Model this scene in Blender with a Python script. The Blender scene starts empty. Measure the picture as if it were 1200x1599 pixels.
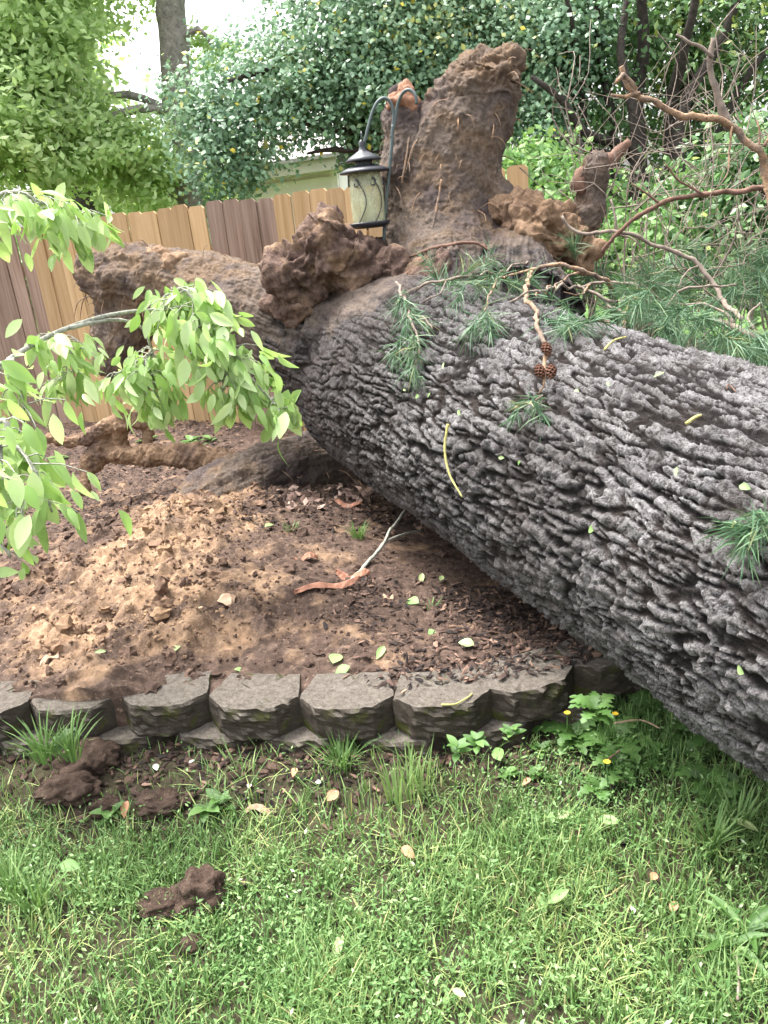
import bpy, math, random
import numpy as np
from mathutils import Vector, Matrix, Quaternion

random.seed(7)
RNG = np.random.default_rng(11)
S = bpy.context.scene
COL = S.collection

# ------------------------------------------------------------------ camera, sky, sun, exposure
F, PITCH, ROLL, CAMH = 1243.0, math.radians(20), math.radians(6), 1.55      # pixels of the 1200x1599 photo
_d = np.array([0, math.cos(PITCH), -math.sin(PITCH)])
_u = np.array([0, math.sin(PITCH), math.cos(PITCH)])
_r = np.array([1.0, 0, 0])
CR = math.cos(ROLL) * _r - math.sin(ROLL) * _u
CU = math.sin(ROLL) * _r + math.cos(ROLL) * _u
CAM = np.array([0, 0, CAMH])
cd = bpy.data.cameras.new('camera'); cam = bpy.data.objects.new('camera', cd); COL.objects.link(cam)
cd.sensor_fit = 'VERTICAL'; cd.angle_y = 2 * math.atan(799.5 / F); cd.clip_start = 0.02; cd.clip_end = 500
cam.matrix_world = Matrix(((CR[0], CU[0], -_d[0], 0), (CR[1], CU[1], -_d[1], 0), (CR[2], CU[2], -_d[2], CAMH), (0, 0, 0, 1)))
S.camera = cam

W = bpy.data.worlds.new('World'); S.world = W; W.use_nodes = True
wn = W.node_tree.nodes; wl = W.node_tree.links; wn.clear()
SUN_EL, SUN_ROT = math.radians(68), math.radians(-50)       # sun behind thin cloud, high to the left
sky = wn.new('ShaderNodeTexSky'); sky.sky_type = 'NISHITA'; sky.sun_disc = False
sky.sun_elevation = SUN_EL; sky.sun_rotation = SUN_ROT; sky.dust_density = 6.0; sky.air_density = 1.0
hs = wn.new('ShaderNodeHueSaturation'); hs.inputs['Saturation'].default_value = 0.22      # overcast: grey-white cloud
bg = wn.new('ShaderNodeBackground'); bg.inputs['Strength'].default_value = 0.15
wo = wn.new('ShaderNodeOutputWorld')
wl.new(sky.outputs[0], hs.inputs['Color']); wl.new(hs.outputs[0], bg.inputs['Color']); wl.new(bg.outputs[0], wo.inputs[0])
sl = bpy.data.lights.new('sun', 'SUN'); sl.energy = 1.2; sl.angle = math.radians(16); sl.color = (1, 0.96, 0.9)
so = bpy.data.objects.new('sun', sl); COL.objects.link(so)
sdir = Vector((math.sin(SUN_ROT) * math.cos(SUN_EL), math.cos(SUN_ROT) * math.cos(SUN_EL), math.sin(SUN_EL)))
so.rotation_euler = sdir.to_track_quat('Z', 'Y').to_euler()
S.view_settings.view_transform = 'Standard'; S.view_settings.look = 'None'
S.view_settings.exposure = 2.25; S.view_settings.gamma = 1.0; S.view_settings.use_curve_mapping = False

# ------------------------------------------------------------------ pixel -> place
def ray(x, y): return (x - 600) / F * CR - (y - 799.5) / F * CU + _d
def at(x, y, Y): v = ray(x, y); return CAM + v * (Y / v[1])
def atz(x, y, z): v = ray(x, y); return CAM + v * ((z - CAMH) / v[2])
def proj(p):
    q = np.asarray(p) - CAM; w = q @ _d
    return 600 + F * (q @ CR) / w, 799.5 - F * (q @ CU) / w

# ------------------------------------------------------------------ noise
_perm = np.random.default_rng(3).permutation(4096).astype(np.int64)
_grad = np.random.default_rng(4).normal(size=(4096, 3)); _grad /= np.linalg.norm(_grad, axis=1)[:, None]
def _h(a, b, c): return _perm[(_perm[(_perm[a & 4095] + b) & 4095] + c) & 4095]
def perlin(p):
    p = np.asarray(p, float)
    i = np.floor(p).astype(np.int64); f = p - i; s = f * f * f * (f * (f * 6 - 15) + 10)
    out = 0
    for dx in (0, 1):
        wx = s[:, 0] if dx else 1 - s[:, 0]
        for dy in (0, 1):
            wy_ = s[:, 1] if dy else 1 - s[:, 1]
            for dz in (0, 1):
                wz = s[:, 2] if dz else 1 - s[:, 2]
                g = _grad[_h(i[:, 0] + dx, i[:, 1] + dy, i[:, 2] + dz)]
                out = out + wx * wy_ * wz * (g[:, 0] * (f[:, 0] - dx) + g[:, 1] * (f[:, 1] - dy) + g[:, 2] * (f[:, 2] - dz))
    return out * 1.6
def fbm(p, o=4, g=0.5, l=2.03):
    a, t, p = 1.0, 0, np.asarray(p, float)
    for k in range(o): t = t + a * perlin(p + k * 17.3); a *= g; p = p * l
    return t
def p2(u, v, w=0.0): return np.stack([u, v, np.full_like(u, w)], 1)
_j = np.random.default_rng(5).random((4096, 3))
def worley2(u, v, seed=0, jit=0.85):
    iu = np.floor(u).astype(np.int64); iv = np.floor(v).astype(np.int64)
    F1 = np.full(u.shape, 9.); F2 = F1.copy(); R = np.zeros(u.shape); DU = np.zeros(u.shape)
    for a in (-1, 0, 1):
        for b in (-1, 0, 1):
            h = _h(iu + a, iv + b, np.full_like(iu, seed)); j = _j[h]
            du = iu + a + 0.5 + (j[:, 0] - .5) * jit - u; dv = iv + b + 0.5 + (j[:, 1] - .5) * jit - v
            d = np.sqrt(du * du + dv * dv)
            m = d < F1
            F2 = np.where(m, F1, np.minimum(F2, d)); R = np.where(m, j[:, 2], R); DU = np.where(m, du, DU); F1 = np.where(m, d, F1)
    return F1, F2, R, DU
def sstep(a, b, x): t = np.clip((x - a) / (b - a), 0, 1); return t * t * (3 - 2 * t)

# ------------------------------------------------------------------ mesh and object helpers
def mesh_arrays(name, V, Fs, smooth=True, attrs=None):
    """V (n,3); Fs list of (m,k) int arrays"""
    me = bpy.data.meshes.new(name); V = np.asarray(V, np.float32)
    Fs = [np.asarray(f, np.int32) for f in Fs if len(f)]
    me.vertices.add(len(V)); me.vertices.foreach_set('co', V.ravel())
    lv = np.concatenate([f.ravel() for f in Fs]); tot = np.concatenate([np.full(len(f), f.shape[1], np.int32) for f in Fs])
    st = np.concatenate([[0], np.cumsum(tot)[:-1]]).astype(np.int32)
    me.loops.add(len(lv)); me.loops.foreach_set('vertex_index', lv)
    me.polygons.add(len(tot)); me.polygons.foreach_set('loop_start', st); me.polygons.foreach_set('loop_total', tot)
    me.polygons.foreach_set('use_smooth', np.full(len(tot), smooth, bool))
    for k, a in (attrs or {}).items():
        at_ = me.attributes.new(k, 'FLOAT', 'POINT'); at_.data.foreach_set('value', np.asarray(a, np.float32))
    me.update(calc_edges=True); me.validate()
    return me
class MB:
    """collects shapes into one mesh"""
    def __init__(s): s.V = []; s.F = {}; s.n = 0; s.A = []
    def add(s, V, Fs, a=0.5):
        V = np.asarray(V, float)
        for f in Fs:
            f = np.asarray(f)
            if len(f): s.F.setdefault(f.shape[1], []).append(f + s.n)
        s.V.append(V); s.n += len(V); s.A.append(np.full(len(V), a) if np.isscalar(a) else np.asarray(a))
        return s
    def mesh(s, name, smooth=True):
        return mesh_arrays(name, np.concatenate(s.V), [np.concatenate(v) for v in s.F.values()], smooth, {'rnd': np.concatenate(s.A)})
def obj(name, me, mat=None, parent=None):
    o = bpy.data.objects.new(name, me); COL.objects.link(o)
    if mat is not None and not me.materials: me.materials.append(mat)
    if parent is not None:
        o.parent = parent
        if parent.type == 'EMPTY': o.location = -parent.location
    return o
def tag(o, label, cat, group=None, kind=None):
    o['label'] = label; o['category'] = cat
    if group: o['group'] = group
    if kind: o['kind'] = kind
    return o
def struct(o, label=None):
    o['kind'] = 'structure'
    if label: o['label'] = label
    return o
def stuff(o): o['kind'] = 'stuff'; return o
def thing(name, label, cat, loc, group=None):
    o = bpy.data.objects.new(name, None); COL.objects.link(o); o.location = Vector(loc); o.empty_display_size = 0.1
    return tag(o, label, cat, group)
def frames(P):
    P = np.asarray(P, float); T = np.gradient(P, axis=0); T /= np.linalg.norm(T, axis=1)[:, None] + 1e-9
    ref = np.array([0, 0, 1.]) if abs(T[0][2]) < .9 else np.array([1., 0, 0])
    N = []; n = ref - T[0] * (ref @ T[0]); n /= np.linalg.norm(n)
    for t in T:
        n = n - t * (n @ t); n /= np.linalg.norm(n) + 1e-9; N.append(n)
    N = np.array(N); return T, N, np.cross(T, N)
def smooth_path(P, R, step):
    """Catmull-Rom through P with radii R, resampled"""
    P = np.asarray(P, float); R = np.asarray(R, float); D = np.column_stack([P, R])
    Q = np.vstack([2 * D[0] - D[1], D, 2 * D[-1] - D[-2]]); out = []
    for i in range(1, len(Q) - 2):
        L = np.linalg.norm(Q[i + 1, :3] - Q[i, :3]); n = max(2, int(L / step)); t = np.linspace(0, 1, n, endpoint=False)[:, None]
        a, b, c, d = Q[i - 1], Q[i], Q[i + 1], Q[i + 2]
        out.append(.5 * (2 * b + (c - a) * t + (2 * a - 5 * b + 4 * c - d) * t ** 2 + (3 * b - a - 3 * c + d) * t ** 3))
    out.append(Q[-2][None]); o = np.vstack(out); return o[:, :3], np.maximum(o[:, 3], 1e-4)
def tube(P, R, n=8, cap=True, wob=0.0, twist=0.0, sq=None):
    P = np.asarray(P, float); R = np.full(len(P), R) if np.isscalar(R) else np.asarray(R, float)
    T, N, B = frames(P); a = np.linspace(0, 2 * math.pi, n, endpoint=False)
    rr = R[:, None] * (1 + (wob * RNG.normal(size=(len(P), n)) if wob else 0))
    V = P[:, None] + rr[:, :, None] * (np.cos(a)[None, :, None] * N[:, None] + np.sin(a)[None, :, None] * B[:, None])
    V = V.reshape(-1, 3); m = len(P)
    i = np.arange(m - 1)[:, None] * n; j = np.arange(n)[None]
    Q = np.stack([i + j, i + (j + 1) % n, i + n + (j + 1) % n, i + n + j], -1).reshape(-1, 4)
    Fs = [Q]
    if cap:
        V = np.vstack([V, P[:1], P[-1:]]); k = np.arange(n)
        Fs.append(np.concatenate([np.stack([np.full(n, m * n), (k + 1) % n, k], 1), np.stack([np.full(n, m * n + 1), (m - 1) * n + k, (m - 1) * n + (k + 1) % n], 1)]))
    return V, Fs
def box(c, s, rz=0.0):
    x, y, z = np.array(s) / 2
    V = np.array([[a * x, b * y, d * z] for d in (-1, 1) for b in (-1, 1) for a in (-1, 1)], float)
    q = np.array([[0, 2, 3, 1], [4, 5, 7, 6], [0, 1, 5, 4], [2, 6, 7, 3], [0, 4, 6, 2], [1, 3, 7, 5]])
    ca, sa = math.cos(rz), math.sin(rz); M_ = np.array([[ca, -sa, 0], [sa, ca, 0], [0, 0, 1]])
    return V @ M_.T + np.array(c), [q]
def lathe(prof, n=32, c=(0, 0, 0)):
    prof = np.asarray(prof, float); a = np.linspace(0, 2 * math.pi, n, endpoint=False); m = len(prof)
    V = np.stack([prof[:, 0][:, None] * np.cos(a), prof[:, 0][:, None] * np.sin(a), np.repeat(prof[:, 1][:, None], n, 1)], -1).reshape(-1, 3) + np.array(c)
    i = np.arange(m - 1)[:, None] * n; j = np.arange(n)[None]
    return V, [np.stack([i + j, i + (j + 1) % n, i + n + (j + 1) % n, i + n + j], -1).reshape(-1, 4)]
def ico(sub=2):
    import bmesh
    bm = bmesh.new(); bmesh.ops.create_icosphere(bm, subdivisions=sub, radius=1)
    bm.verts.ensure_lookup_table()
    V = np.array([v.co[:] for v in bm.verts]); Fc = np.array([[v.index for v in f.verts] for f in bm.faces]); bm.free(); return V, Fc
ICO = {k: ico(k) for k in (1, 2, 3, 4, 5)}
def lump(c, r, sub=3, amp=.3, freq=1.8, seed=0, sc=(1, 1, 1), flat=None, oct_=4):
    V, Fc = ICO[sub]; q = V * freq + seed * 7.31
    d = 1 + amp * fbm(q, oct_) + amp * .5 * np.abs(perlin(q * 2.7))
    P = V * d[:, None] * np.array(sc) * r
    if flat is not None: P[:, 2] = np.maximum(P[:, 2], -flat * r)
    return P + np.array(c), [Fc]

# ------------------------------------------------------------------ materials
def mat(name):
    m = bpy.data.materials.new(name); m.use_nodes = True; nt = m.node_tree; nt.nodes.clear()
    return m, nt.nodes, nt.links
def N(ns, t, **k):
    n = ns.new('ShaderNode' + t)
    for a, b in k.items():
        if a.startswith('i_'): n.inputs[a[2:].replace('_', ' ')].default_value = b
        else: setattr(n, a, b)
    return n
def c4(c): return (*c, 1)
def ramp(ns, ls, src, stops):
    r = ns.new('ShaderNodeValToRGB'); e = r.color_ramp.elements
    while len(e) < len(stops): e.new(.5)
    for x, (p, c) in zip(e, stops): x.position = p; x.color = c4(c)
    ls.new(src, r.inputs[0]); return r.outputs[0]
def noise(ns, ls, scale, detail=6, rough=.6, coord='Object', vec=None, dist=0.0):
    n = N(ns, 'TexNoise'); n.inputs['Scale'].default_value = scale; n.inputs['Detail'].default_value = detail
    n.inputs['Roughness'].default_value = rough; n.inputs['Distortion'].default_value = dist
    if vec is None:
        t = ns.get('TC') or N(ns, 'TexCoord', name='TC'); vec = t.outputs[coord]
    ls.new(vec, n.inputs['Vector']); return n.outputs['Fac']
def mix(ns, ls, f, a, b, blend='MIX'):
    m = N(ns, 'Mix', data_type='RGBA', blend_type=blend)
    for k, v in ((0, f), (6, a), (7, b)):
        if isinstance(v, (int, float)): m.inputs[k].default_value = v
        elif isinstance(v, tuple): m.inputs[k].default_value = c4(v)
        else: ls.new(v, m.inputs[k])
    return m.outputs[2]
def math_(ns, ls, op, a, b=None, clamp=False):
    m = N(ns, 'Math', operation=op, use_clamp=clamp)
    for k, v in ((0, a), (1, b)):
        if v is None: continue
        if isinstance(v, (int, float)): m.inputs[k].default_value = v
        else: ls.new(v, m.inputs[k])
    return m.outputs[0]
def mrange(ns, ls, v, a, b, c=0., d=1.):
    m = N(ns, 'MapRange'); ls.new(v, m.inputs[0])
    for k, x in zip((1, 2, 3, 4), (a, b, c, d)): m.inputs[k].default_value = x
    return m.outputs[0]
def attr(ns, name): return N(ns, 'Attribute', attribute_name=name).outputs['Fac']
def finish(ns, ls, color, rough=.9, bump=None, bstr=.5, bdist=.01, spec=.3, trans=None, extra=None):
    b = N(ns, 'BsdfPrincipled'); o = N(ns, 'OutputMaterial')
    if isinstance(color, tuple): b.inputs['Base Color'].default_value = c4(color)
    else: ls.new(color, b.inputs['Base Color'])
    if isinstance(rough, (int, float)): b.inputs['Roughness'].default_value = rough
    else: ls.new(rough, b.inputs['Roughness'])
    b.inputs['Specular IOR Level'].default_value = spec
    if bump is not None:
        u = N(ns, 'Bump'); u.inputs['Strength'].default_value = bstr; u.inputs['Distance'].default_value = bdist
        ls.new(bump, u.inputs['Height']); ls.new(u.outputs[0], b.inputs['Normal'])
    sh = b.outputs[0]
    if trans:
        t = N(ns, 'BsdfTranslucent'); mx = N(ns, 'MixShader'); mx.inputs[0].default_value = trans
        tc = mix(ns, ls, 1.0, color, (1.0, 1.0, .72), 'MULTIPLY'); ls.new(tc, t.inputs[0])
        ls.new(sh, mx.inputs[1]); ls.new(t.outputs[0], mx.inputs[2]); sh = mx.outputs[0]
    ls.new(sh, o.inputs[0]); return b
def leaf_mat(name, stops, rough=.5, spec=.4, trans=.35):
    m, ns, ls = mat(name); c = ramp(ns, ls, attr(ns, 'rnd'), stops)
    finish(ns, ls, c, rough, spec=spec, trans=trans); return m
def leaf_obj_mat(name, stops, rough=.38, spec=.5, trans=.35):
    m, ns, ls = mat(name); oi = N(ns, 'ObjectInfo'); c = ramp(ns, ls, oi.outputs['Random'], stops)
    n = noise(ns, ls, 40, 3); c = mix(ns, ls, mrange(ns, ls, n, .3, .7, 0, .22), c, (.16, .28, .05))
    finish(ns, ls, c, rough, noise(ns, ls, 120, 2), .3, .002, spec=spec, trans=trans); return m

# bark: attributes bark (0..1 bark amount), hgt (0..1 plate height), tan (0..1 sandy soil), lich (0..1)
m_bark, ns, ls = mat('bark')
bk, hg, tn, li = (attr(ns, k) for k in ('bark', 'hgt', 'tan', 'lich'))
n1 = noise(ns, ls, 9, 5); n2 = noise(ns, ls, 55, 6, .7); n3 = noise(ns, ls, 190, 4, .7); n4 = noise(ns, ls, 3.0, 4); n5 = noise(ns, ls, 34, 8, .75, dist=.8)
furrow = ramp(ns, ls, n2, [(.3, (.012, .010, .009)), (.7, (.034, .028, .027))])
crest = ramp(ns, ls, math_(ns, ls, 'ADD', math_(ns, ls, 'MULTIPLY', n2, .6), math_(ns, ls, 'MULTIPLY', n5, .4)), [(.34, (.036, .031, .030)), (.5, (.095, .084, .083)), (.66, (.19, .174, .171))])
barkc = mix(ns, ls, mrange(ns, ls, hg, .30, .62), furrow, crest)                 # weathered crests, dark furrows
lm = math_(ns, ls, 'MULTIPLY', mrange(ns, ls, math_(ns, ls, 'ADD', math_(ns, ls, 'MULTIPLY', n5, .5), math_(ns, ls, 'MULTIPLY', n3, .5)), .44, .52), mrange(ns, ls, hg, .40, .58))
lm = math_(ns, ls, 'MULTIPLY', lm, mrange(ns, ls, n1, .36, .55, .3, 1)); lm = math_(ns, ls, 'MULTIPLY', math_(ns, ls, 'MULTIPLY', lm, .95), li, True)
lichc = ramp(ns, ls, n2, [(.3, (.20, .192, .195)), (.55, (.36, .35, .352)), (.8, (.58, .575, .55))])
barkc = mix(ns, ls, mrange(ns, ls, n4, .48, .7, 0, .45), barkc, (.085, .062, .048)); barkc = mix(ns, ls, lm, barkc, lichc)
rootc = ramp(ns, ls, n2, [(.25, (.085, .066, .054)), (.5, (.185, .143, .115)), (.75, (.31, .245, .198))])
purp = mix(ns, ls, mrange(ns, ls, n4, .45, .62), rootc, (.115, .088, .083))
sandc = ramp(ns, ls, n2, [(.25, (.14, .09, .056)), (.5, (.23, .155, .098)), (.75, (.36, .255, .17))])
tanm = math_(ns, ls, 'ADD', tn, mrange(ns, ls, n1, .3, .7, -.5, .5)); tanm = mrange(ns, ls, tanm, .2, .85)
rootc = mix(ns, ls, tanm, purp, sandc)
bm_ = math_(ns, ls, 'ADD', bk, mrange(ns, ls, n1, .3, .7, -.25, .25)); bm_ = mrange(ns, ls, bm_, .3, .65)
cc = mix(ns, ls, bm_, rootc, barkc)
bh = math_(ns, ls, 'ADD', math_(ns, ls, 'ADD', n2, n3), math_(ns, ls, 'MULTIPLY', n5, .8))
finish(ns, ls, cc, .9, bh, 1.0, .016, spec=.25)

def soil_mat(name, dark, mid, light, sand=False, bd=.012):
    m, ns, ls = mat(name); a = noise(ns, ls, 26, 6, .7); b = noise(ns, ls, 120, 4, .7)
    c = ramp(ns, ls, a, [(.28, dark), (.5, mid), (.74, light)])
    if sand:
        s = ramp(ns, ls, a, [(.25, (.15, .092, .058)), (.5, (.26, .168, .105)), (.75, (.43, .30, .195))])
        t = math_(ns, ls, 'ADD', attr(ns, 'tan'), mrange(ns, ls, noise(ns, ls, 5, 6, .62), .3, .7, -.75, .75)); c = mix(ns, ls, mrange(ns, ls, t, .15, .85), c, s)
        g = math_(ns, ls, 'MULTIPLY', mrange(ns, ls, noise(ns, ls, 70, 3), .60, .68), .5); c = mix(ns, ls, g, c, (.28, .2, .15))
    h = math_(ns, ls, 'ADD', a, math_(ns, ls, 'MULTIPLY', b, .5))
    finish(ns, ls, c, .95, h, .9, bd, spec=.15); return m
m_soil = soil_mat('bed_soil', (.029, .020, .016), (.072, .048, .037), (.145, .10, .079), True)
m_clump = soil_mat('root_soil', (.045, .029, .024), (.11, .072, .058), (.21, .145, .115), True, .02)
m_clod = soil_mat('clod_soil', (.030, .020, .015), (.072, .048, .036), (.14, .098, .075), False, .02)
m_lawnsoil = soil_mat('lawn_soil', (.018, .02, .010), (.05, .042, .026), (.09, .075, .045))
_n, _l = m_lawnsoil.node_tree.nodes, m_lawnsoil.node_tree.links; _p = next(n for n in _n if n.type == 'BSDF_PRINCIPLED'); _old = _p.inputs['Base Color'].links[0].from_socket
_s = N(_n, 'SeparateXYZ'); _l.new(_n['TC'].outputs['Object'], _s.inputs[0])
_l.new(mix(_n, _l, mrange(_n, _l, _s.outputs[1], 6.5, 8.5), _old, ramp(_n, _l, noise(_n, _l, 3, 6), [(.3, (.05, .11, .025)), (.7, (.12, .2, .05))])), _p.inputs['Base Color'])
m, ns, ls = mat('crumbs'); c = ramp(ns, ls, attr(ns, 'rnd'), [(0, (.036, .024, .019)), (.35, (.088, .058, .045)), (.55, (.15, .095, .066)), (.8, (.27, .175, .105)), (1, (.40, .28, .18))])
finish(ns, ls, c, .95, noise(ns, ls, 90, 4), .6, .006, spec=.15); m_crumb = m
m, ns, ls = mat('mulch'); c = ramp(ns, ls, attr(ns, 'rnd'), [(0, (.012, .009, .009)), (.5, (.045, .028, .022)), (.8, (.10, .06, .045)), (1, (.22, .14, .1))])
finish(ns, ls, c, .85, noise(ns, ls, 120, 4), .5, .004, spec=.3); m_mulch = m

def wood_mat(name, a, b, c_, grey=0.0):
    m, ns, ls = mat(name); tc = N(ns, 'TexCoord', name='TC'); mp = N(ns, 'Mapping'); mp.inputs['Scale'].default_value = (14, 14, .55)
    ls.new(tc.outputs['Object'], mp.inputs[0]); oi = N(ns, 'ObjectInfo')
    ad = N(ns, 'VectorMath', operation='ADD'); cb = N(ns, 'CombineXYZ'); ls.new(math_(ns, ls, 'MULTIPLY', oi.outputs['Random'], 40.), cb.inputs[2])
    ls.new(mp.outputs[0], ad.inputs[0]); ls.new(cb.outputs[0], ad.inputs[1])
    g = noise(ns, ls, 2.2, 6, .65, vec=ad.outputs[0], dist=.6); c = ramp(ns, ls, g, [(.3, a), (.52, b), (.75, c_)])
    vm = N(ns, 'Mapping'); vm.inputs['Scale'].default_value = (.45, .45, .12)
    ls.new(ad.outputs[0], vm.inputs[0]); vo = N(ns, 'TexVoronoi'); vo.inputs['Scale'].default_value = 1.0; ls.new(vm.outputs[0], vo.inputs['Vector'])
    c = mix(ns, ls, mrange(ns, ls, vo.outputs['Distance'], .06, .2, .85, 0), c, (.09, .045, .028))
    hv = N(ns, 'HueSaturation'); ls.new(mrange(ns, ls, oi.outputs['Random'], 0, 1, .78, 1.15), hv.inputs['Value']); ls.new(c, hv.inputs['Color'])
    c = hv.outputs[0]
    if grey: c = mix(ns, ls, math_(ns, ls, 'MULTIPLY', mrange(ns, ls, noise(ns, ls, 5, 5), .4, .65), grey), c, (.22, .175, .14))
    finish(ns, ls, c, .75, g, .35, .006, spec=.25); return m
m_pine = wood_mat('new_fence_wood', (.36, .228, .108), (.46, .305, .158), (.54, .38, .215))
m_oldwood = wood_mat('weathered_fence_wood', (.165, .105, .075), (.29, .195, .145), (.40, .295, .23), .3)

m, ns, ls = mat('concrete_block')
a = noise(ns, ls, 8, 5); b = noise(ns, ls, 70, 6, .75); d = noise(ns, ls, 260, 3, .8)
c = ramp(ns, ls, b, [(.3, (.085, .071, .058)), (.5, (.175, .152, .127)), (.72, (.285, .255, .22))])
c = mix(ns, ls, mrange(ns, ls, d, .58, .68, 0, .6), c, (.42, .38, .34)); c = mix(ns, ls, mrange(ns, ls, d, .40, .33, 0, .6), c, (.05, .04, .035))
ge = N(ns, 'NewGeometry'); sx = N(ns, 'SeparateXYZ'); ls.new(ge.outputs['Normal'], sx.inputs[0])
c = mix(ns, ls, math_(ns, ls, 'MULTIPLY', mrange(ns, ls, sx.outputs[2], .75, .3), .8), c, (.055, .042, .032))      # soil-stained split face, with the shade of steep sides put into its colour
mo = math_(ns, ls, 'MULTIPLY', mrange(ns, ls, a, .5, .6), mrange(ns, ls, sx.outputs[2], .9, .5)); c = mix(ns, ls, math_(ns, ls, 'MULTIPLY', mo, .75), c, (.085, .10, .012))
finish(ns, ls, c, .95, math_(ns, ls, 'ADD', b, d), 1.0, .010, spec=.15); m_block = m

def plain(name, col, rough=.8, spec=.3, var=.35, scale=30, bump=.4, bd=.004, metal=0.0):
    m, ns, ls = mat(name); n = noise(ns, ls, scale, 5, .65)
    c = ramp(ns, ls, n, [(.25, tuple(x * (1 - var) for x in col)), (.75, tuple(min(1, x * (1 + var)) for x in col))])
    b = finish(ns, ls, c, rough, n, bump, bd, spec); b.inputs['Metallic'].default_value = metal; return m
m, ns, ls = mat('pine_branch_bark'); a = noise(ns, ls, 9, 7, .75); b = noise(ns, ls, 60, 5, .7)
c = ramp(ns, ls, a, [(.36, (.13, .105, .09)), (.46, (.27, .195, .145)), (.56, (.40, .25, .15)), (.72, (.50, .35, .23))]); c = mix(ns, ls, mrange(ns, ls, b, .5, .65, 0, .7), c, (.12, .08, .06))
finish(ns, ls, c, .9, math_(ns, ls, 'ADD', a, b), 1., .012, spec=.2); m_deadpine = m
m_greytwig = plain('grey_twig_bark', (.20, .16, .13), .9, scale=40, var=.5)
m_redtwig = plain('dark_twig_bark', (.155, .09, .065), .9, scale=30, var=.5)
m_tanroot = plain('sandy_root', (.38, .24, .125), .95, scale=35, var=.45, bump=.9, bd=.012)
m_splint = plain('splintered_wood', (.25, .125, .075), .8, scale=30, var=.5, bump=.8)
m_chip = plain('orange_bark_chip', (.30, .145, .095), .85, scale=45, var=.55, bump=.8)
m_palechip = plain('pale_wood_chip', (.42, .29, .20), .8, scale=40, var=.35)
m_lichstick = plain('lichen_stick', (.30, .30, .25), .9, scale=70, var=.7)
m_iron = plain('painted_iron', (.075, .10, .10), .5, .5, .3, 40, .2)
m_lantmetal = plain('lantern_metal', (.028, .030, .038), .45, .5, .35, 60, .2)
m_treebark = plain('tree_bark', (.26, .235, .21), .95, scale=18, var=.5, bump=1, bd=.03)
m_darkbark = plain('dark_tree_bark', (.055, .046, .040), .95, scale=18, var=.5, bump=1, bd=.03)
m_cone = plain('pine_cone', (.13, .06, .038), .85, scale=60, var=.4)
m_siding = plain('house_siding', (.86, .76, .76), .7, scale=4, var=.06, bump=.05)
m_trim = plain('house_trim', (.50, .46, .40), .7, scale=4, var=.08, bump=.05)
m_roof = plain('roof_shingle', (.33, .31, .30), .95, scale=25, var=.3)
m_candle = plain('candle_wax', (.75, .70, .52), .6, scale=20, var=.1)
m, ns, ls = mat('dirty_glass'); n = noise(ns, ls, 14, 5)
g = N(ns, 'BsdfTransparent'); g.inputs[0].default_value = (.93, .95, .88, 1); p = N(ns, 'BsdfPrincipled'); p.inputs['Roughness'].default_value = .12
p.inputs['Base Color'].default_value = (.62, .63, .46, 1); mx = N(ns, 'MixShader'); ls.new(mrange(ns, ls, n, .3, .7, .16, .45), mx.inputs[0])
o = N(ns, 'OutputMaterial'); ls.new(g.outputs[0], mx.inputs[1]); ls.new(p.outputs[0], mx.inputs[2]); ls.new(mx.outputs[0], o.inputs[0]); m_glass = m

m_grass = leaf_mat('grass_blade', [(0, (.065, .14, .038)), (.45, (.14, .25, .078)), (.8, (.255, .37, .14)), (.95, (.34, .42, .15)), (1, (.44, .40, .2))], .55, .3, .3)
m_weed = leaf_mat('lawn_weed', [(0, (.06, .145, .04)), (.5, (.145, .265, .085)), (.9, (.27, .40, .165)), (1, (.6, .65, .5))], .5, .3, .3)
m_bough = leaf_obj_mat('young_leaf', [(0, (.28, .45, .13)), (.5, (.43, .59, .24)), (1, (.60, .72, .42))])
m_maple = leaf_mat('maple_leaf', [(0, (.32, .46, .18)), (.5, (.46, .62, .28)), (1, (.62, .73, .44))], .5, .35, .55)
m_holly = leaf_mat('holly_leaf', [(0, (.09, .185, .105)), (.5, (.185, .32, .185)), (.85, (.30, .45, .28)), (.97, (.40, .54, .3)), (1, (.6, .5, .05))], .38, .5, .32)
m_dark = leaf_mat('dark_shrub_leaf', [(0, (.05, .12, .04)), (.5, (.11, .225, .075)), (.9, (.21, .35, .12)), (1, (.3, .36, .08))], .4, .45, .3)
m_ivy = leaf_mat('bush_leaf', [(0, (.07, .17, .045)), (.5, (.15, .30, .08)), (1, (.28, .44, .14))], .45, .4, .35)
m_needle = leaf_mat('pine_needle', [(0, (.05, .11, .055)), (.5, (.10, .19, .10)), (.8, (.19, .28, .15)), (1, (.36, .30, .12))], .5, .35, .2)
m_litter = leaf_obj_mat('fallen_leaf', [(0, (.20, .36, .11)), (.6, (.33, .47, .2)), (1, (.45, .52, .25))])
m_yellow = plain('dandelion_yellow', (.62, .42, .03), .7, var=.15)
m_petal = plain('pale_petal', (.72, .68, .60), .7, var=.1)
m_brownleaf = plain('dry_leaf', (.42, .22, .13), .75, var=.4)

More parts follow.
